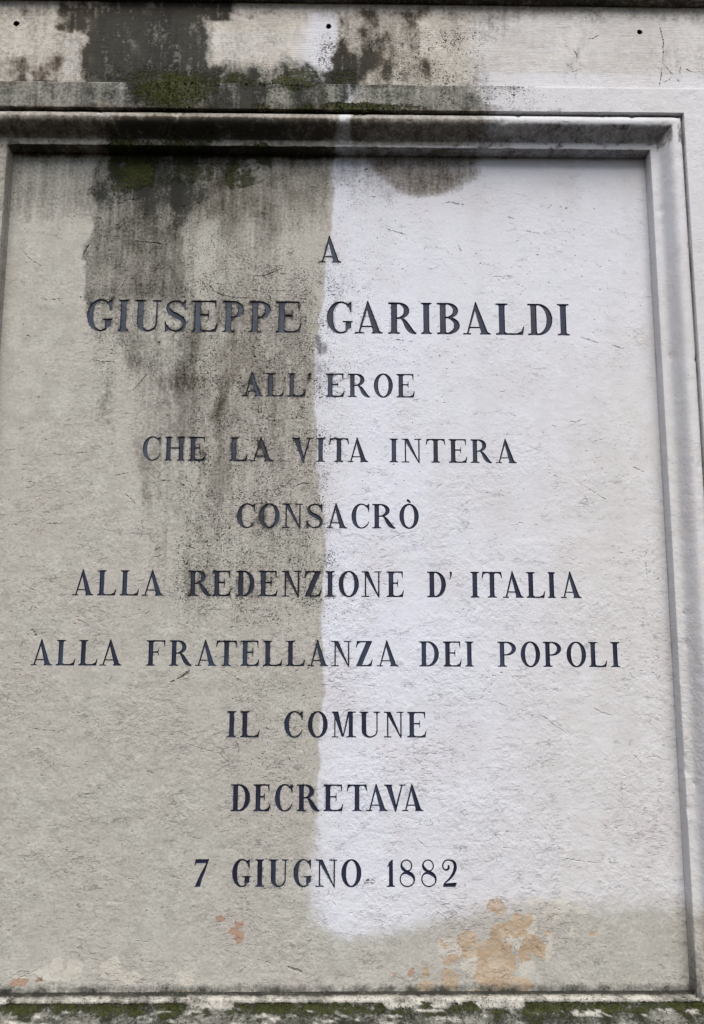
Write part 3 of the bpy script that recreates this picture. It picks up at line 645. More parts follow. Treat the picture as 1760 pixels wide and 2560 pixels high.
def glyph(c, w):
    t = TH
    if c == 'I':
        m = w / 2
        return [rect(m - t / 2, 0, m + t / 2, 1)] + foot(0, w, m - t / 2, m + t / 2) + head(0, w, m - t / 2, m + t / 2)
    if c in 'LEF':
        a = .11 * w if c != 'F' else .12 * w
        a = max(a, .08)
        b = a + t
        P = [rect(a, 0, b, 1)]
        if c == 'L':
            P += head(0, b + a, a, b)
        else:
            e = w * (.935 if c == 'E' else 1.0)
            P += [rect(0, 1 - HA, e, 1), [(a - .03, 1 - HA), (b + .05, 1 - HA), (b, 1 - HA - .05), (a, 1 - HA - .05)],
                  [(e - .15, 1 - HA - .001), (e - .06, .93), (e - .028, .74), (e, .74), (e, 1 - HA), (e, 1), (e - .15, 1)]]
            m = w * .66
            P += [rect(b - .01, .51, m, .51 + HA), [(m - .09, .535), (m - .03, .48), (m - .03, .395), (m, .395), (m, .675), (m - .03, .675), (m - .03, .59)]]
        if c == 'F':
            P += foot(0, b + a, a, b)
        else:
            P += [rect(0, 0, w - .06, HA), [(a - .03, HA), (a, HA + .045), (b, HA + .045), (b + .06, HA)],
                  [(w - .21, 0), (w - .045, 0), (w, .27), (w - .03, .27), (w - .09, .12), (w - .21, HA + .005)]]
        return P
    if c == 'T':
        m = w / 2
        P = [rect(m - t / 2, 0, m + t / 2, 1)] + foot(m - t / 2 - .09, m + t / 2 + .09, m - t / 2, m + t / 2)
        P += [rect(.05 * w, 1 - HA, .95 * w, 1)]
        for q in (-1, 1):
            f = lambda u: m + q * u
            h = w / 2
            P.append([(f(h - .035), 1), (f(h), .74), (f(h - .03), .74), (f(h - .085), .90), (f(h - .16), 1 - HA - .001), (f(h - .16), 1)])
        P.append([(m - t / 2, .90), (m + t / 2, .90), (m + t / 2 + .05, 1 - HA), (m - t / 2 - .05, 1 - HA)])
        return P
    if c == 'H':
        P = []
        hw = .36 * w
        for x0 in (0, w - hw):
            m = x0 + hw / 2
            P += [rect(m - t / 2, 0, m + t / 2, 1)] + foot(x0, x0 + hw, m - t / 2, m + t / 2) + head(x0, x0 + hw, m - t / 2, m + t / 2)
        P.append(rect(hw / 2, .50, w - hw / 2, .50 + HA))
        return P
    if c in 'AV':
        r, l = .90 * w, .15 * w
        ax = .455 * w
        tt = .205
        P = [[(ax - .012, 1.035), (ax + .022, 1.035), (r + .01, SE * .5), (r - tt, SE * .5), (ax - .045, .87)],
             [(ax - .012, 1.03), (ax + .035, .93), (l + .035, SE * .5), (l - .022, SE * .5)]]
        bar = .225
        k = (bar - SE) / (1 - SE)
        P.append(rect(l + (ax - l) * k, bar - .024, r - tt / 2 + (ax - r + tt / 2) * k, bar + .024))
        P += [rect(0, 0, l + .135 * w, SE), rect(.61 * w, 0, w, SE)]
        P += [[(r - tt - .03, SE), (r + .04, SE), (r - .012, SE + .05), (r - tt + .002, SE + .05)]]
        if c == 'V':
            del P[2]
            P = [[(w - x, 1 - y) for x, y in p] for p in P]
            P = [[(w - x, y) for x, y in p] for p in [[(w - x, y) for x, y in p] for p in P]]
        return P
    if c == 'N':
        l, r = .19 * w, .865 * w
        P = [rect(l - .028, 0, l + .028, .97), rect(r - .028, 0, r + .028, 1),
             [(l - .10, 1), (l + .115, 1), (r + .028, -.03), (r - .012, -.03), (l - .06, .965)]]
        P += [rect(0, 1 - SE, l + .05, 1), rect(0, 0, .38 * w, SE), rect(.635 * w, 1 - SE, w, 1)]
        P.append([(r - .028, .26), (r - .028, .0), (r - .012, -.03)])
        return P
    if c == 'M':
        l, m, r0, r1 = .13 * w, .45 * w, .70 * w, .87 * w
        P = [rect(l - .025, 0, l + .025, .97), rect(r0, 0, r1, 1),
             [(.03 * w, 1), (.27 * w, 1), (m + .04, .03), (m - .035, .03)],
             [(m - .005, .03), (m + .045, .03), (r0 + .03, .93), (r0 + .03, 1), (r0 - .03, 1)]]
        P += [rect(0, 1 - SE, .2 * w, 1), rect(0, 0, .27 * w, SE), rect(r0 - .03, 1 - SE, w, 1)] + foot(.60 * w, w, r0, r1)
        return P
    if c == 'U':
        a = .09
        b = a + t
        e = w - .13
        P = [rect(a, .33, b, 1)] + head(0, b + a, a, b) + head(w - .27, w, e - .025, e + .025)
        P += [rect(e - .025, .33, e + .025, 1)]
        m = (a + e) / 2
        P += stroke(spline([(a + t / 2, .34, t), (a + t / 2 + .012, .20, t * .97), (a + t / 2 + .075, .085, .115), (m + .03, .018, .066), (e - .085, .085, .056), (e - .012, .20, .052), (e, .34, .05)]))
        return P
    if c in 'OÒ':
        P = ring(w / 2, .5, w / 2, .515, lambda a: HA + (t * 1.0 - HA) * (side(a, 0) + side(a, 180)))
        if c == 'Ò':
            P.append([(.36 * w, 1.175), (.44 * w, 1.20), (.52 * w, 1.165), (.615 * w, 1.06), (.60 * w, 1.035), (.52 * w, 1.05), (.42 * w, 1.085)])
        return P
    if c in 'CG':
        q = .54 * w if c == 'C' else .53 * w
        P = ring(q, .5, q, .515, lambda a: HA + (t * 1.03 - HA) * side(a, 180, 1.4), 47, 312 if c == 'C' else 300)
        e = w * (1.0 if c == 'C' else .955)
        P.append([(e - .035, 1.0), (e, 1.0), (e - .004, .66), (e - .03, .66), (e - .075, .81), (e - .15, .875), (e - .13, .925)])
        if c == 'C':
            P += stroke([(q + q * math.cos(math.radians(308)) - .01, .515 + .5 * math.sin(math.radians(309)), .05), (w - .05, .20, .045), (w - .012, .285, .03)])
        else:
            s1 = w * .95
            s0 = s1 - t * .97
            P += [[(s0, .37), (s0, .105), (s0 + .06, .11), (s1, .17), (s1, .37)], rect(s0 - .085, .345, w, .345 + SE)]
            P += stroke([(q + q * .42, .018 + .045, .055), (s0 + .04, .125, .06), (s1 - .03, .19, .05)])
        return P
    if c == 'S':
        P = stroke(spline([(.86 * w, .80, .05), (.72 * w, .935, .055), (.48 * w, .972, .058), (.22 * w, .905, .085), (.135 * w, .76, .115), (.24 * w, .62, .15), (.5 * w, .51, .175),
                           (.77 * w, .40, .15), (.885 * w, .25, .115), (.80 * w, .10, .085), (.52 * w, .022, .058), (.25 * w, .07, .055), (.10 * w, .21, .05)]))
        P.append([(.90 * w, 1.0), (.945 * w, 1.0), (.945 * w, .67), (.91 * w, .67), (.84 * w, .80), (.76 * w, .90), (.80 * w, .935)])
        P.append([(.085 * w, 0), (.035 * w, 0), (.0, .33), (.04 * w, .33), (.12 * w, .20), (.21 * w, .10), (.17 * w, .06)])
        return P
    if c in 'DPRB':
        a = max(.09, .10 * w) if c != 'D' else max(.09, .11 * w)
        b = a + t
        P = [rect(a, 0, b, 1)]
        if c == 'D':
            P += [rect(0, 0, .5 * w, HA), rect(0, 1 - HA, .5 * w, 1)]
            P += [[(a - .03, SE), (b + .03, SE), (b, SE + .045), (a, SE + .045)], [(a, .915), (b, .915), (b + .03, 1 - SE), (a - .03, 1 - SE)]]
            P += ring(.44 * w, .5, .56 * w, .5, lambda g: HA + (t * 1.0 - HA) * side(g, 0, 1.1), -90, 90)
            return P
        if c == 'B':
            P += [rect(0, 0, .55 * w, HA), rect(0, 1 - HA, .5 * w, 1), rect(b - .01, .505, .55 * w, .505 + HA)]
            P += [[(a - .03, SE), (b + .03, SE), (b, SE + .045), (a, SE + .045)], [(a, .915), (b, .915), (b + .03, 1 - SE), (a - .03, 1 - SE)]]
            P += ring(.48 * w, .7525, .46 * w, .2475, lambda g: HA + (t * .95 - HA) * side(g, 0, 1.1), -90, 90, 26)
            P += ring(.48 * w, .2775, .52 * w, .2775, lambda g: HA + (t * 1.02 - HA) * side(g, 0, 1.1), -90, 90, 26)
            return P
        rr = w * (1.0 if c == 'P' else .74)
        lo = .445 if c == 'P' else .47
        cxb = .5 * rr
        P += [rect(0, 1 - HA, cxb + .01, 1), rect(b - .01, lo, cxb + .01, lo + HA)]
        P += ring(cxb, (1 + lo) / 2, rr - cxb, (1 - lo) / 2, lambda g: HA + (t * .98 - HA) * side(g, 0, 1.1), -90, 90, 28)
        P += foot(0, b + a, a, b)
        P += [[(a, .915), (b, .915), (b + .03, 1 - SE), (a - .03, 1 - SE)]]
        if c == 'R':
            P += stroke(spline([(.46 * w, lo + .03, .06), (.57 * w, .40, .12), (.66 * w, .26, .165), (.77 * w, .12, .165), (.90 * w, .035, .09), (.985 * w, .022, .044)]))
        return P
    if c == 'Z':
        P = [rect(.05 * w, 1 - HA, w * .97, 1), rect(.02 * w, 0, w - .05, HA), [(w * .97 - .225, .985), (w * .97, .985), (.02 * w + .225, .015), (.02 * w, .015)]]
        P += [[(.07 * w, 1), (.0, .73), (.032, .73), (.10, .88), (.19, 1 - HA - .001), (.19, 1)],
              [(w - .20, 0), (w - .045, 0), (w, .27), (w - .03, .27), (w - .09, .13), (w - .20, HA + .005)]]
        return P
    if c == '7':
        return [[(.08 * w, 1), (.08 * w, .85), (.85 * w, .85), (.98 * w, .98), (1.0 * w, 1.03), (.88 * w, 1.0)], [(.08 * w, 1), (.0, .76), (.05 * w, .755), (.13 * w, .85), (.3 * w, .87)],
                [(.98 * w, .98), (.80 * w, .86), (.42 * w, .46), (.06 * w, .0), (.42 * w, .0), (.52 * w, .25), (.76 * w, .60)], rect(.02 * w, 0, .4 * w, .03)]
    if c == '1':
        a, b = .30 * w, .30 * w + .15
        return [[(a, 0), (b, 0), (b, 1.0), (b - .03, 1.0), (a, .90)], [(a, .90), (a - .02, .83), (.06 * w, .74), (.10 * w, .72), (a, .765), (a + .02, .9)]] + foot(0, w, a, b)
    if c == '8':
        P = ring(.445 * w, .775, .385 * w, .235, lambda a: .050 + .07 * side(a, 225, 2), 0, 360, 36)
        P += ring(.5 * w, .285, .5 * w, .295, lambda a: .050 + .095 * side(a, 62, 1.6), 0, 360, 40)
        return P
    if c == '2':
        P = stroke(spline([(.44 * w, .80, .06), (.46 * w, .71, .085), (.34 * w, .625, .075), (.13 * w, .66, .055), (.045 * w, .80, .055), (.22 * w, .955, .055), (.50 * w, .985, .058), (.80 * w, .92, .10),
                           (.91 * w, .76, .125), (.82 * w, .54, .12), (.55 * w, .32, .085), (.22 * w, .16, .055), (.12 * w, .08, .05)]))
        P.append([(.06 * w, 0), (.89 * w, 0), (1.0 * w, .15), (.9 * w, .16), (.08 * w, .125)])
        return P
    if c == "'":
        return [[(.15 * w, .97), (.4 * w, 1.0), (.85 * w, 1.0), (w, .95), (.95 * w, .87), (.6 * w, .76), (.25 * w, .685), (.08 * w, .70), (.35 * w, .80), (.35 * w, .89)]]
    raise ValueError(c)

def cdt(verts, edges, faces, mode):
    return geometry.delaunay_2d_cdt([Vector(v) for v in verts], edges, faces, mode, 1e-4, True)

def outline(polys):
    """union of overlapping polygons (mm) -> verts, boundary edges"""
    vs, fs = [], []
    for p in polys:
        q = p
        area = sum(q[i][0] * q[(i + 1) % len(q)][1] - q[(i + 1) % len(q)][0] * q[i][1] for i in range(len(q)))
        if abs(area) < 1e-6:
            continue
        if area < 0:
            q = q[::-1]
        fs.append(list(range(len(vs), len(vs) + len(q))))
        vs += q
    v, e, f, _, _, of = cdt(vs, [], fs, 1)
    cnt = {}
    for tri, src in zip(f, of):
        if not src:
            continue
        for i in range(len(tri)):
            k = (tri[i], tri[(i + 1) % len(tri)])
            kk = (min(k), max(k))
            cnt[kk] = cnt.get(kk, 0) + 1
    be = [k for k, n in cnt.items() if n == 1]
    return [tuple(p) for p in v], be

def resample(v, be, step, jitter):
    """cut long boundary edges and roughen them a little, as worn stone is"""
    out, idx, edges = [], {}, []
    def key(i):
        if i not in idx:
            idx[i] = len(out)
            x, y = v[i]
            out.append((x + random.uniform(-jitter, jitter), y + random.uniform(-jitter, jitter)))
        return idx[i]
    for a, b in be:
        ia, ib = key(a), key(b)
        L = math.hypot(v[a][0] - v[b][0], v[a][1] - v[b][1])
        n = max(1, int(round(L / step)))
        prev = ia
        for k in range(1, n):
            t = k / n
            out.append((v[a][0] + (v[b][0] - v[a][0]) * t + random.uniform(-jitter, jitter), v[a][1] + (v[b][1] - v[a][1]) * t + random.uniform(-jitter, jitter)))
            edges.append((prev, len(out) - 1))
            prev = len(out) - 1
        edges.append((prev, ib))
    return np.array(out), np.array(edges)

def inside_test(pts, V, E):
    a, b = V[E[:, 0]], V[E[:, 1]]
    x, y = pts[:, 0:1], pts[:, 1:2]
    c = ((a[:, 1] > y) != (b[:, 1] > y)) & (x < (b[:, 0] - a[:, 0]) * (y - a[:, 1]) / (b[:, 1] - a[:, 1] + 1e-15) + a[:, 0])
    return c.sum(1) % 2 == 1

def edge_dist(pts, V, E):
    a, b = V[E[:, 0]], V[E[:, 1]]
    d = b - a
    p = pts[:, None, :]
    t = np.clip(((p - a) * d).sum(2) / np.maximum((d * d).sum(1), 1e-12), 0, 1)
    return np.hypot(p[:, :, 0] - a[:, 0] - t * d[:, 0], p[:, :, 1] - a[:, 1] - t * d[:, 1]).min(1)

def carve(V, E, slope, maxdepth, inner_step, ledge):
    """sunk floor inside an outline: -> verts (x mm, y mm, depth mm), triangles. Boundary vertices come first, at depth 0."""
    a, b = V[E[:, 0]], V[E[:, 1]]
    d = b - a
    L = np.maximum(np.hypot(d[:, 0], d[:, 1]), 1e-9)
    nrm = np.stack([-d[:, 1], d[:, 0]], 1) / L[:, None]
    mid = (a + b) / 2
    cand = np.concatenate([mid + nrm * ledge, mid - nrm * ledge])
    lo, hi = V.min(0), V.max(0)
    gx, gy = np.meshgrid(np.arange(lo[0], hi[0], inner_step), np.arange(lo[1], hi[1], inner_step))
    cand = np.concatenate([cand, np.stack([gx.ravel(), gy.ravel()], 1)])
    ok = inside_test(cand, V, E)
    cand = cand[ok]
    if len(cand):
        cand = cand[edge_dist(cand, V, E) > ledge * .8]
    # thin what lies too close together
    keep, seen = [], set()
    for i, p in enumerate(cand):
        k = (int(p[0] / .45), int(p[1] / .45))
        if k in seen:
            continue
        seen.add(k)
        keep.append(i)
    cand = cand[keep] if len(cand) else cand.reshape(0, 2)
    pts = np.concatenate([V, cand])
    v, e, f, ov, _, _ = cdt([tuple(p) for p in pts], [tuple(int(i) for i in q) for q in E], [], 0)
    vv = np.array([tuple(p) for p in v])
    tris = np.array(f)
    cen = vv[tris].mean(1)
    tris = tris[inside_test(cen, V, E)]
    dep = np.minimum(edge_dist(vv, V, E) * slope, maxdepth)
    isb = np.array([any(o < len(V) for o in q) for q in ov])
    dep[isb] = 0
    return vv, dep, tris

# ---------------------------------------------------------------- the things
plaque = thing('memorial_plaque', 'large pale stone memorial slab with a moulded frame and carved dark blue Italian dedication', 'memorial plaque', (0.6, 0.16, -1.70))

holes_V, holes_E = [], []          # every outline cut into the carved field, in mm
nv = 0
letter_boxes = []
ORD = ['single letter line A at the head of the inscription', 'widest lettered name line in the largest capitals', 'short dedication line below the name', 'fourth line beginning CHE',
       'single word line CONSACRÒ', 'line beginning ALLA REDENZIONE', 'longest line beginning ALLA FRATELLANZA', 'line reading IL COMUNE', 'single word line DECRETAVA', 'date line at the foot of the inscription']
for li, line in enumerate(LINES):
    x0, x1 = line[0][1], line[-1][2]
    row = link(bpy.data.objects.new('inscription_line', None))
    row.empty_display_size = .05
    row.parent = plaque
    row.location = Vector(((x0 + x1) / 2, 0, line[0][3])) - Vector(plaque.location)
    row['label'] = ORD[li]
    for c, a, b, zb, zt in line:
        H = (zt - zb) * 1000
        w = (b - a) * 1000 / H
        polys = [[(a * 1000 + x * H, zb * 1000 + y * H) for x, y in p] for p in glyph(c, w)]
        v, be = outline(polys)
        V, E = resample(v, be, 1.6, .10)
        holes_V.append(V)
        holes_E.append(E + nv)
        nv += len(V)
        letter_boxes.append((V[:, 0].min(), V[:, 0].max(), V[:, 1].min(), V[:, 1].max(), len(holes_V) - 1))
        vv, dep, tris = carve(V, E, 2.2, LETTER_DEPTH, 3.0, 1.15)
        co = np.stack([vv[:, 0] / 1000, dep / 1000, vv[:, 1] / 1000], 1)
        nm = 'numeral' if c.isdigit() else ('apostrophe' if c == "'" else 'letter')
        o = mesh_obj(nm, co, [t for t in tris], MAT_LETTER, row)
        paint(o)

# cracks and chips: narrow V-cuts in the face
def slit(path, width, seed):
    """jagged outline (mm) along a polyline"""
    r = random.Random(seed)
    pts = []
    for (ax, az), (bx, bz) in zip(path, path[1:]):
        n = max(2, int(math.hypot(bx - ax, bz - az) / 2.2))
        for k in range(n):
            t = k / n
            pts.append([ax + (bx - ax) * t, az + (bz - az) * t])
    pts.append(list(path[-1]))
    n = len(pts)
    up_, dn = [], []
    for i, (x, y) in enumerate(pts):
        a, b = pts[max(i - 1, 0)], pts[min(i + 1, n - 1)]
        dx, dy = b[0] - a[0], b[1] - a[1]
        d = math.hypot(dx, dy) or 1
        nx, ny = -dy / d, dx / d
        j = r.uniform(-.7, .7)
        x, y = x + nx * j, y + ny * j
        t = i / (n - 1)
        w = width * (min(1, 4 * t + .05) * min(1, 4 * (1 - t) + .05)) * r.uniform(.2, 1.5) * .5 + .06
        up_.append((x + nx * w, y + ny * w))
        dn.append((x - nx * w * r.uniform(.6, 1.2), y - ny * w * r.uniform(.6, 1.2)))
    quads = []
    for i in range(n - 1):
        quads.append([dn[i], dn[i + 1], up_[i + 1], up_[i]])
    return quads

allL = np.concatenate(holes_V)
taken = []
bins = {}
field_extra = []        # (verts, depth, tris) of the chips, joined into the field mesh
def clear_of_letters(V, gap=1.2):
    lo, hi = V.min(0) - 3, V.max(0) + 3
    if lo[0] < 6 or hi[0] > FIELD_W * 1000 - 6 or hi[1] > -6 or lo[1] < -FIELD_H * 1000 + 6:
        return False
    near = allL[(allL[:, 0] > lo[0] - 8) & (allL[:, 0] < hi[0] + 8) & (allL[:, 1] > lo[1] - 8) & (allL[:, 1] < hi[1] + 8)]
    if len(near):
        d = np.hypot(V[:, None, 0] - near[:, 0], V[:, None, 1] - near[:, 1]).min()
        if d < gap:
            return False
    for x0, x1, y0, y1, k in letter_boxes:
        if x0 < V[0, 0] < x1 and y0 < V[0, 1] < y1:
            a = sum(len(q) for q in holes_V[:k])
            if inside_test(V[:1], holes_V[k], holes_E[k] - a)[0]:
                return False
    near_t = [t for bx_ in range(int(lo[0] // 50), int(hi[0] // 50) + 1) for bz_ in range(int(lo[1] // 50), int(hi[1] // 50) + 1) for t in bins.get((bx_, bz_), [])]
    for t in near_t:
        if t[0] < hi[0] and lo[0] < t[1] and t[2] < hi[1] and lo[1] < t[3]:
            # boxes meet: compare points
            if np.hypot(V[:, None, 0] - t[4][:, 0], V[:, None, 1] - t[4][:, 1]).min() < 1.5:
                return False
    return True

def cut_chip(path, width, depth, seed):
    global nv
    v, be = outline(slit(path, width, seed))
    V, E = resample(v, be, 3.0, .05)
    if not clear_of_letters(V):
        return False
    lo, hi = V.min(0), V.max(0)
    taken.append((lo[0], hi[0], lo[1], hi[1], V))
    for bx_ in range(int((lo[0] - 3) // 50), int((hi[0] + 3) // 50) + 1):
        for bz_ in range(int((lo[1] - 3) // 50), int((hi[1] + 3) // 50) + 1):
            bins.setdefault((bx_, bz_), []).append(taken[-1])
    holes_V.append(V)
    holes_E.append(E + nv)
    nv += len(V)
    field_extra.append(carve(V, E, 2.0, depth, 1.2, .40))
    return True

for k, c in enumerate(CRACKS):
    wd, path = c[0], [(x * 1000, z * 1000) for x, z in c[1:]]
    if cut_chip(path, 2.1 * wd, 1.5 + .9 * wd, k * 31) or len(path) < 3:
        continue
    for i in range(len(path) - 1):          # where a crack meets a letter it is built in runs beside it
        (ax, az), (bx, bz) = path[i], path[i + 1]
        cut_chip([(ax + (bx - ax) * .12, az + (bz - az) * .12), (ax + (bx - ax) * .88, az + (bz - az) * .88)], 2.1 * wd, 1.5 + .9 * wd, k * 31 + i + 1)
r = random.Random(5)
n_chips = 0
for k in range(9000):
    if n_chips >= N_CHIPS:
        break
    x, z = r.uniform(8, 1192), r.uniform(-1470, -8)
    cl = float(fbm(np.array([x / 1000]), np.array([z / 1000]), .09, 71)[0])
    cl += .16 * (-z / 1478) - .10 * (x / 1200)
    if cl < r.uniform(.38, .68):
        continue
    L = r.uniform(1.6, 5) if r.random() < .86 else r.uniform(5, 15)
    ang = r.gauss(0, .38)
    bend = r.uniform(-.35, .35) * L
    p = [(x - L / 2 * math.cos(ang), z - L / 2 * math.sin(ang)), (x + bend * .3, z + bend), (x + L / 2 * math.cos(ang), z + L / 2 * math.sin(ang))]
    if cut_chip(p, r.uniform(1.2, 3.8) if L < 5 else r.uniform(1.0, 2.4), r.uniform(.7, 2.0), 5000 + k):
        n_chips += 1


# carved field: a sheet with every letter and chip cut out of it, and the chips' own floors
HV, HE = np.concatenate(holes_V), np.concatenate(holes_E)
STEP = 6.0
gx, gz = np.meshgrid(np.linspace(0, FIELD_W * 1000, int(FIELD_W * 1000 / STEP) + 1), np.linspace(-FIELD_H * 1000, 0, int(FIELD_H * 1000 / STEP) + 1))
grid = np.stack([gx.ravel(), gz.ravel()], 1)
inner = (grid[:, 0] > 1) & (grid[:, 0] < FIELD_W * 1000 - 1) & (grid[:, 1] < -1) & (grid[:, 1] > -FIELD_H * 1000 + 1)
grid[inner] += rng.uniform(-1.2, 1.2, (inner.sum(), 2))
pts = np.concatenate([HV, grid])
v, e, f, ov, _, _ = cdt([tuple(p) for p in pts], [tuple(int(i) for i in q) for q in HE], [], 0)
vv = np.array([tuple(p) for p in v])
tris = np.array(f)
cen = vv[tris].mean(1)
drop = np.zeros(len(tris), bool)
off = 0
for V, E in zip(holes_V, holes_E):
    lo, hi = V.min(0), V.max(0)
    c = np.nonzero((cen[:, 0] > lo[0]) & (cen[:, 0] < hi[0]) & (cen[:, 1] > lo[1]) & (cen[:, 1] < hi[1]))[0]
    if len(c):
        drop[c[inside_test(cen[c], V, E - off)]] = True
    off += len(V)
tris = tris[~drop]
depth = np.zeros(len(vv))
allv, alld, allt = [vv], [depth], [tris]
base = len(vv)
for cv, cd, ct in field_extra:
    allv.append(cv)
    alld.append(cd)
    allt.append(ct + base)
    base += len(cv)
fv, fd, ft = np.concatenate(allv), np.concatenate(alld), np.concatenate(allt)
used = np.unique(ft)
remap = -np.ones(len(fv), int)
remap[used] = np.arange(len(used))
fv, fd, ft = fv[used], fd[used], remap[ft]
co = np.stack([fv[:, 0] / 1000, fd / 1000, fv[:, 1] / 1000], 1)
field = mesh_obj('inscription_panel', co, ft, MAT_FIELD, plaque)
LETTER_EDGE = set((round(x, 2), round(y, 2)) for x, y in allL)
def chip_dirt(co, ch):
    at = np.array([(round(x * 1000, 2), round(z * 1000, 2)) in LETTER_EDGE for x, z in zip(co[:, 0], co[:, 2])])
    lic = at & (fbm(co[:, 0], co[:, 2], .012, 91) > .45)
    ch['G'] = np.where(lic, np.clip(ch['G'] + .5 * ch['S'], 0, 1), ch['G'])
    ch['S'] = np.where(lic & (ch['S'] > .15), np.clip(ch['S'] + .4, 0, 1), ch['S'])
    d = co[:, 1] > .0002
    ch['G'] = np.where(d, np.clip(ch['G'] + .03 + .45 * ch['S'], 0, 1), ch['G'])
    lowb = sstep((-co[:, 2] - FIELD_H + .016) / .014) * (fbm(co[:, 0], co[:, 2], .02, 88) * 1.3)
    ch['G'] = np.maximum(ch['G'], np.clip(lowb, 0, .9))
    ch['S'] = np.maximum(ch['S'], sstep((-co[:, 2] - FIELD_H + .04) / .04) * .6)
paint(field, chip_dirt)

# ---------------------------------------------------------------- moulding swept round the field
PROFILE = [(0, .0), (0, .010), (0, .020), (0, .0272), (.0006, .0285), (.002, .029), (.006, .0292), (.0095, .0298), (.0125, .0310), (.0150, .0330), (.0172, .0362), (.0192, .0402), (.0210, .0443), (.0228, .0485),
           (.0247, .0525), (.0268, .0560), (.0292, .0587), (.0320, .0604), (.0350, .0610), (.0385, .0608), (.0420, .0598), (.0450, .0582), (.0475, .0560), (.0495, .0532), (.0510, .0505), (.0525, .0495)]
def sweep(profile, nx, nz, wob, seed, nicks=True):
    """profile (offset outwards, depth towards the viewer) mitred round the field -> verts, faces"""
    verts, faces = [], []
    ring_n = 2 * (nx + nz)
    for j, p in enumerate(profile):
        s, d = p[0], p[1]
        st, sb = (p[2], p[3]) if len(p) > 2 else (s, s)
        x0, x1, z0, z1 = -s, FIELD_W + s, -FIELD_H - sb, st
        loop = [(x0 + (x1 - x0) * k / nx, z1) for k in range(nx)] + [(x1, z1 + (z0 - z1) * k / nz) for k in range(nz)] \
            + [(x1 + (x0 - x1) * k / nx, z0) for k in range(nx)] + [(x0, z0 + (z1 - z0) * k / nz) for k in range(nz)]
        verts += [(x, -d, z) for x, z in loop]
    V = np.array(verts)
    if wob:
        n1 = fbm(V[:, 0] + V[:, 1], V[:, 2] + V[:, 1], .03, seed) - .5
        n2 = fbm(V[:, 0], V[:, 2] - V[:, 1], .012, seed + 5) - .5
        k = (V[:, 1] < -.001)
        V[:, 1] += k * (n1 * wob + n2 * wob * .6)
        V[:, 2] += k * n2 * wob * .8
        V[:, 0] += k * n1 * wob * .5
        nick = np.clip(fbm(V[:, 0], V[:, 2], .014, seed + 9, 2) - .76, 0, 1) * .032
        V[:, 1] += k * np.minimum(nick, .003) * nicks
    for j in range(len(profile) - 1):
        for k in range(ring_n):
            a, b = j * ring_n + k, j * ring_n + (k + 1) % ring_n
            faces.append((a, b, b + ring_n, a + ring_n))
    return V, faces
NX, NZ = 190, 230
mv, mf = sweep(PROFILE, NX, NZ, .0012, 301)
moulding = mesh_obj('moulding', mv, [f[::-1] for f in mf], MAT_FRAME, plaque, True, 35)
def base_dirt_shade(co, ch):
    x, y, z = co[:, 0], -co[:, 1], co[:, 2]
    q = -FIELD_H - z                       # how far below the field's lower edge
    nz_ = fbm(x, z, .025, 401)
    low = q > -.0008
    corner = sstep((.0185 + (fbm(x, z, .03, 407) - .5) * .014 - y) / .006) * (q < .003)
    ledge = (q < .003) & (y > .008)
    clean = np.zeros(len(x))
    wxx = x + (fbm(x, z, .02, 409) - .5) * .05
    for a, b in ((.395, .455), (.70, .745), (.77, .81), (.85, .92)):
        clean = np.maximum(clean, sstep(np.minimum(wxx - a, b - wxx) / .012 + .5))
    flakes = sstep((fbm(x * .7, (z - y) * 1.9, .018, 421, 4) - .60) / .10) * .75 * sstep((q - .010) / .006)
    clean = np.maximum(clean * sstep((.016 - q) / .008), flakes)
    front = (q >= .003)
    ch['G'] = np.where(low, np.where(q < .003, np.maximum(corner, .16 + .5 * sstep((nz_ - .42) / .25)), .62 + .3 * nz_), ch['G'])
    ch['M'] = np.where(low & front, np.clip(.70 - .7 * clean + (nz_ - .5) * .8 - .40 * sstep((q - .013) / .01), 0, 1), np.where(low, .22 * corner, ch['M']))
    ch['G'] = np.where(low & front, np.clip(ch['G'] * (1 - .8 * clean) + .05, 0, 1), ch['G'])
    ch['S'] = np.where(low, .8, ch['S'])
    ch['C'] = np.where(low & ledge, .75, np.where(low & front, .85 * clean, ch['C']))
    ch['T'] = np.where(low, 0, ch['T'])
    ch['W'] = np.where(low, 0, ch['W'])
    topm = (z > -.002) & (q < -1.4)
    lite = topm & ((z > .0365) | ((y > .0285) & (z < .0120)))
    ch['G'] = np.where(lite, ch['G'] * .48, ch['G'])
    under_shade = (z > -.002) & (((q < -1.47) & (y > .030) & (y < .0600) & (z < .031)) | ((y < .0285)))  # down-facing faces: brown dirt film, deepened to paint in their shade
    ch['G'] = np.where(under_shade, np.maximum(ch['G'], .42 + .25 * nz_), ch['G'])
    ch['B'] = np.where(under_shade, .95, ch['B'])
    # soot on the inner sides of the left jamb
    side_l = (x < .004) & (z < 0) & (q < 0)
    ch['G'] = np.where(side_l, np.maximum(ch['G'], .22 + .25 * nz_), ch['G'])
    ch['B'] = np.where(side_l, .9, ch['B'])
    rj = (x > FIELD_W - .001) & (z < 0) & (q < .0)
    lowr = rj & (z < -1.36)
    ch['G'] = np.where(lowr, np.maximum(ch['G'], .7 * sstep((-z - 1.36) / .12) * (y < .03)), ch['G'])
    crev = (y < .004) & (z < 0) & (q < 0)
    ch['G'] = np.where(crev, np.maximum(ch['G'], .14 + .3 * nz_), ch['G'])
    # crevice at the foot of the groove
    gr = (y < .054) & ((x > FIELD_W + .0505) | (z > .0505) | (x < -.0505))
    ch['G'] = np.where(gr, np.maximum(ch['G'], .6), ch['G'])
paint(moulding, base_dirt_shade, mossy=True)

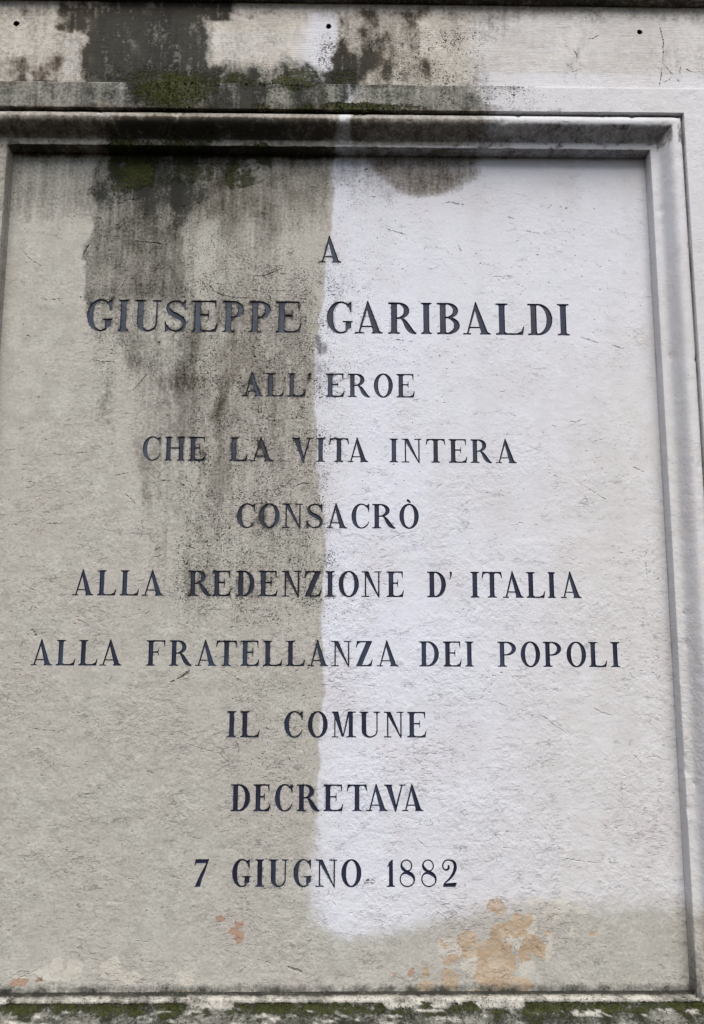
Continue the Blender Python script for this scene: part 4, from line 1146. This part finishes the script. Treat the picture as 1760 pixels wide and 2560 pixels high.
# ---------------------------------------------------------------- flat border of the plaque, with a dressed ledge on top
TOP, SIDE_, BOT = .1045, .22, .22
prof = [(.0525, .0495), (.0523, .0540), (.0523, .0590), (.0526, .0612), (.0536, .0620)]
for k in range(1, 15):
    t = k / 14
    prof.append((.0536 + (SIDE_ - .0536) * t ** 1.3, .0620, .0536 + (TOP - .0016 - .0536) * t, .0536 + (BOT - .0536) * t))
prof += [(SIDE_ + .0008, .0614, TOP - .0006, BOT + .0008), (SIDE_ + .001, .0600, TOP, BOT + .001), (SIDE_ + .001, .052, TOP + .0006, BOT + .001), (SIDE_ + .001, .040, TOP + .0007, BOT + .001), (SIDE_ + .001, -.15, TOP + .0008, BOT + .001)]
bv, bf = sweep(prof, NX, NZ, .0010, 331, False)
nb = 2 * (NX + NZ)
last = (len(prof) - 1) * nb
bf.append(tuple(range(last, last + nb)))
border = mesh_obj('border', bv, [f[::-1] for f in bf], MAT_FRAME, plaque, True, 35)
def border_dirt(co, ch):
    x, y, z = co[:, 0], -co[:, 1], co[:, 2]
    gr = y < .0585
    ch['G'] = np.where(gr & (z < .09), np.maximum(ch['G'], .35), ch['G'])
    ch['G'] = np.where(z > .1035, np.maximum(ch['G'] * .7, .25), ch['G'])
    lowb = sstep((-z - 1.40) / .12) * (x > 1.2)
    ch['G'] = np.maximum(ch['G'], .45 * lowb)
    ch['M'] = np.maximum(ch['M'], .35 * lowb)
paint(border, border_dirt, mossy=True)

# ---------------------------------------------------------------- frieze above: three dowel holes and a long crack
FX0, FX1, FZ0, FZ1, FY = -.24, 1.44, .1053, .2795, -.050
frieze = thing('stone_frieze', 'stained plain stone band above the framed inscription with three small dark dowel holes', 'stone band', ((FX0 + FX1) / 2, .16, FZ0))
hv, he, fx = [], [], []
n0 = 0
HOLES = [(.0106, .2306, 5.6), (.5957, .2320, 5.2), (1.1837, .2275, 5.0)]
for hx, hz, rr in HOLES:
    n = 22
    V = np.array([(hx * 1000 + rr * math.cos(2 * math.pi * k / n) * random.uniform(.88, 1.14), hz * 1000 + rr * math.sin(2 * math.pi * k / n) * random.uniform(.88, 1.14)) for k in range(n)])
    E = np.array([(k, (k + 1) % n) for k in range(n)])
    hv.append(V)
    he.append(E + n0)
    n0 += n
    # the hole's wall and the corroded stub at its bottom
    vs = [(p[0] / 1000, FY, p[1] / 1000) for p in V] + [(hx + (p[0] / 1000 - hx) * .92, FY + .007, hz + (p[1] / 1000 - hz) * .92) for p in V] + [(hx, FY + .0062, hz)]
    fs = [(k, (k + 1) % n, n + (k + 1) % n, n + k) for k in range(n)] + [(n + k, n + (k + 1) % n, 2 * n) for k in range(n)]
    mesh_obj('dowel_hole', vs, fs, MAT_DOWEL, frieze)
taken_f = []
for k, c in enumerate(FRIEZE_CRACKS):
    path = [(x * 1000, z * 1000) for x, z in c[1:]]
    v_, be = outline(slit(path, 2.1 * c[0], 900 + k))
    V, E = resample(v_, be, 3, .05)
    if V[:, 1].min() < FZ0 * 1000 + 1.5:
        V[:, 1] = np.maximum(V[:, 1], FZ0 * 1000 + 1.5 + 0 * V[:, 1]) if False else V[:, 1]
        continue
    if any(np.hypot(V[:, None, 0] - t[:, 0], V[:, None, 1] - t[:, 1]).min() < 1.0 for t in taken_f):
        continue
    taken_f.append(V)
    hv.append(V)
    he.append(E + n0)
    n0 += len(V)
    fx.append(carve(V, E, 1.5, 2.6, 1.2, .35))
gx, gz = np.meshgrid(np.linspace(FX0 * 1000, FX1 * 1000, 280), np.linspace(FZ0 * 1000, FZ1 * 1000, 30))
grid = np.stack([gx.ravel(), gz.ravel()], 1)
pts = np.concatenate(hv + [grid])
HE = np.concatenate(he)
v, e, f, ov, _, _ = cdt([tuple(p) for p in pts], [tuple(int(i) for i in q) for q in HE], [], 0)
vv = np.array([tuple(p) for p in v])
tris = np.array(f)
cen = vv[tris].mean(1)
drop = np.zeros(len(tris), bool)
off = 0
for V, E in zip(hv, he):
    lo, hi = V.min(0), V.max(0)
    c = np.nonzero((cen[:, 0] > lo[0]) & (cen[:, 0] < hi[0]) & (cen[:, 1] > lo[1]) & (cen[:, 1] < hi[1]))[0]
    if len(c):
        drop[c[inside_test(cen[c], V, E - off)]] = True
    off += len(V)
tris = tris[~drop]
allv, alld, allt, base = [vv], [np.zeros(len(vv))], [tris], len(vv)
for cv, cd, ct in fx:
    allv.append(cv)
    alld.append(cd)
    allt.append(ct + base)
    base += len(cv)
fv, fd, ft = np.concatenate(allv), np.concatenate(alld), np.concatenate(allt)
co = np.stack([fv[:, 0] / 1000, FY + fd / 1000, fv[:, 1] / 1000], 1)
nbx = len(co)
co = np.concatenate([co, [(FX0, FY, FZ0), (FX1, FY, FZ0), (FX1, FY, FZ1), (FX0, FY, FZ1), (FX0, .15, FZ0), (FX1, .15, FZ0), (FX1, .15, FZ1), (FX0, .15, FZ1)]])
q = [nbx + k for k in range(8)]
faces = [tuple(t) for t in ft] + [(q[0], q[4], q[5], q[1]), (q[1], q[5], q[6], q[2]), (q[2], q[6], q[7], q[3]), (q[3], q[7], q[4], q[0]), (q[4], q[7], q[6], q[5])]
band = mesh_obj('band', co, faces, MAT_TOOLED, frieze)
def crack_dirt(co, ch):
    d = (co[:, 1] > FY + .0002) & (co[:, 1] < .1)
    ch['G'] = np.where(d, np.clip(ch['G'] + .45, 0, 1), ch['G'])
    ch['B'] = np.where(d, .8, ch['B'])
paint(band, crack_dirt, washed=False, mossy=True)

# ---------------------------------------------------------------- cornice overhanging the frieze
cornice = thing('stone_cornice', 'dark mossy overhanging stone cornice seen from below along the top edge', 'cornice', (0.6, .16, .280))
CP = [(.15, .2802), (-.050, .2802), (-.0655, .2805), (-.0670, .2818), (-.0672, .2930), (-.0700, .2980), (-.0705, .3060), (-.078, .3120), (-.080, .3300), (.15, .3400)]
nxx = 120
cv, cf = [], []
for k in range(nxx + 1):
    x = -.30 + 1.80 * k / nxx
    for y, z in CP:
        cv.append((x, y + (random.uniform(-.0006, .0006) if y < 0 else 0), z + random.uniform(-.0005, .0005) * (y < -.055)))
m = len(CP)
for k in range(nxx):
    for j in range(m):
        a, b = k * m + j, k * m + (j + 1) % m
        cf.append((a, b, b + m, a + m))
cf += [tuple(range(m))[::-1], tuple(nxx * m + j for j in range(m))]
bedmould = mesh_obj('bed_moulding', cv, [f[::-1] for f in cf], MAT_FRAME, cornice, True, 35)
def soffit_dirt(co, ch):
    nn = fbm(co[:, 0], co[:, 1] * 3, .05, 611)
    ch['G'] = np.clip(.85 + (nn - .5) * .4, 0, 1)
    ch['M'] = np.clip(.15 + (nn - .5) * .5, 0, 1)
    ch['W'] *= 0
paint(bedmould, soffit_dirt, washed=False)

# ---------------------------------------------------------------- living moss: small cushions where the stone stays wet
NM = Nodes('moss_leaf')
mn = NM.noise(260, 3, .6)
MAT_MOSS = NM.finish(NM.mix(NM.map(mn, .35, .65), (.014, .018, .005), (.058, .068, .014)), .9, None, .1)
sites = np.concatenate(MOSS_SITES)
sites = sites[(sites[:, 0] > -.05) & (sites[:, 0] < 1.32)]
mvs, mfs = [], []
r = random.Random(77)
for sx, sy_, sz, nx_, ny_, nz_, m_ in sites:
    if sy_ > .02:
        continue
    nrm = Vector((nx_, ny_, nz_)).normalized()
    t1 = nrm.cross(Vector((0, .3, 1))).normalized()
    t2 = nrm.cross(t1)
    for k in range(int(r.random() * 5 * (m_ - .40) / .6 + .3)):
        c = Vector((sx, sy_, sz)) + t1 * r.uniform(-.004, .004) + t2 * r.uniform(-.003, .003) - nrm * .0006
        R = r.uniform(.0007, .0021)
        b = len(mvs)
        nleaf = r.randint(5, 7)
        mvs.append(c + nrm * R * r.uniform(.7, 1.2))
        for q in range(nleaf):
            a = 2 * math.pi * q / nleaf + r.uniform(-.3, .3)
            mvs.append(c + (t1 * math.cos(a) + t2 * math.sin(a)) * R * r.uniform(.7, 1.4))
        for q in range(nleaf):
            mfs.append((b, b + 1 + q, b + 1 + (q + 1) % nleaf))
moss = mesh_obj('moss', mvs, mfs, MAT_MOSS)
moss['kind'] = 'stuff'
moss['label'] = 'dark green moss growing along the wet stone ledges'
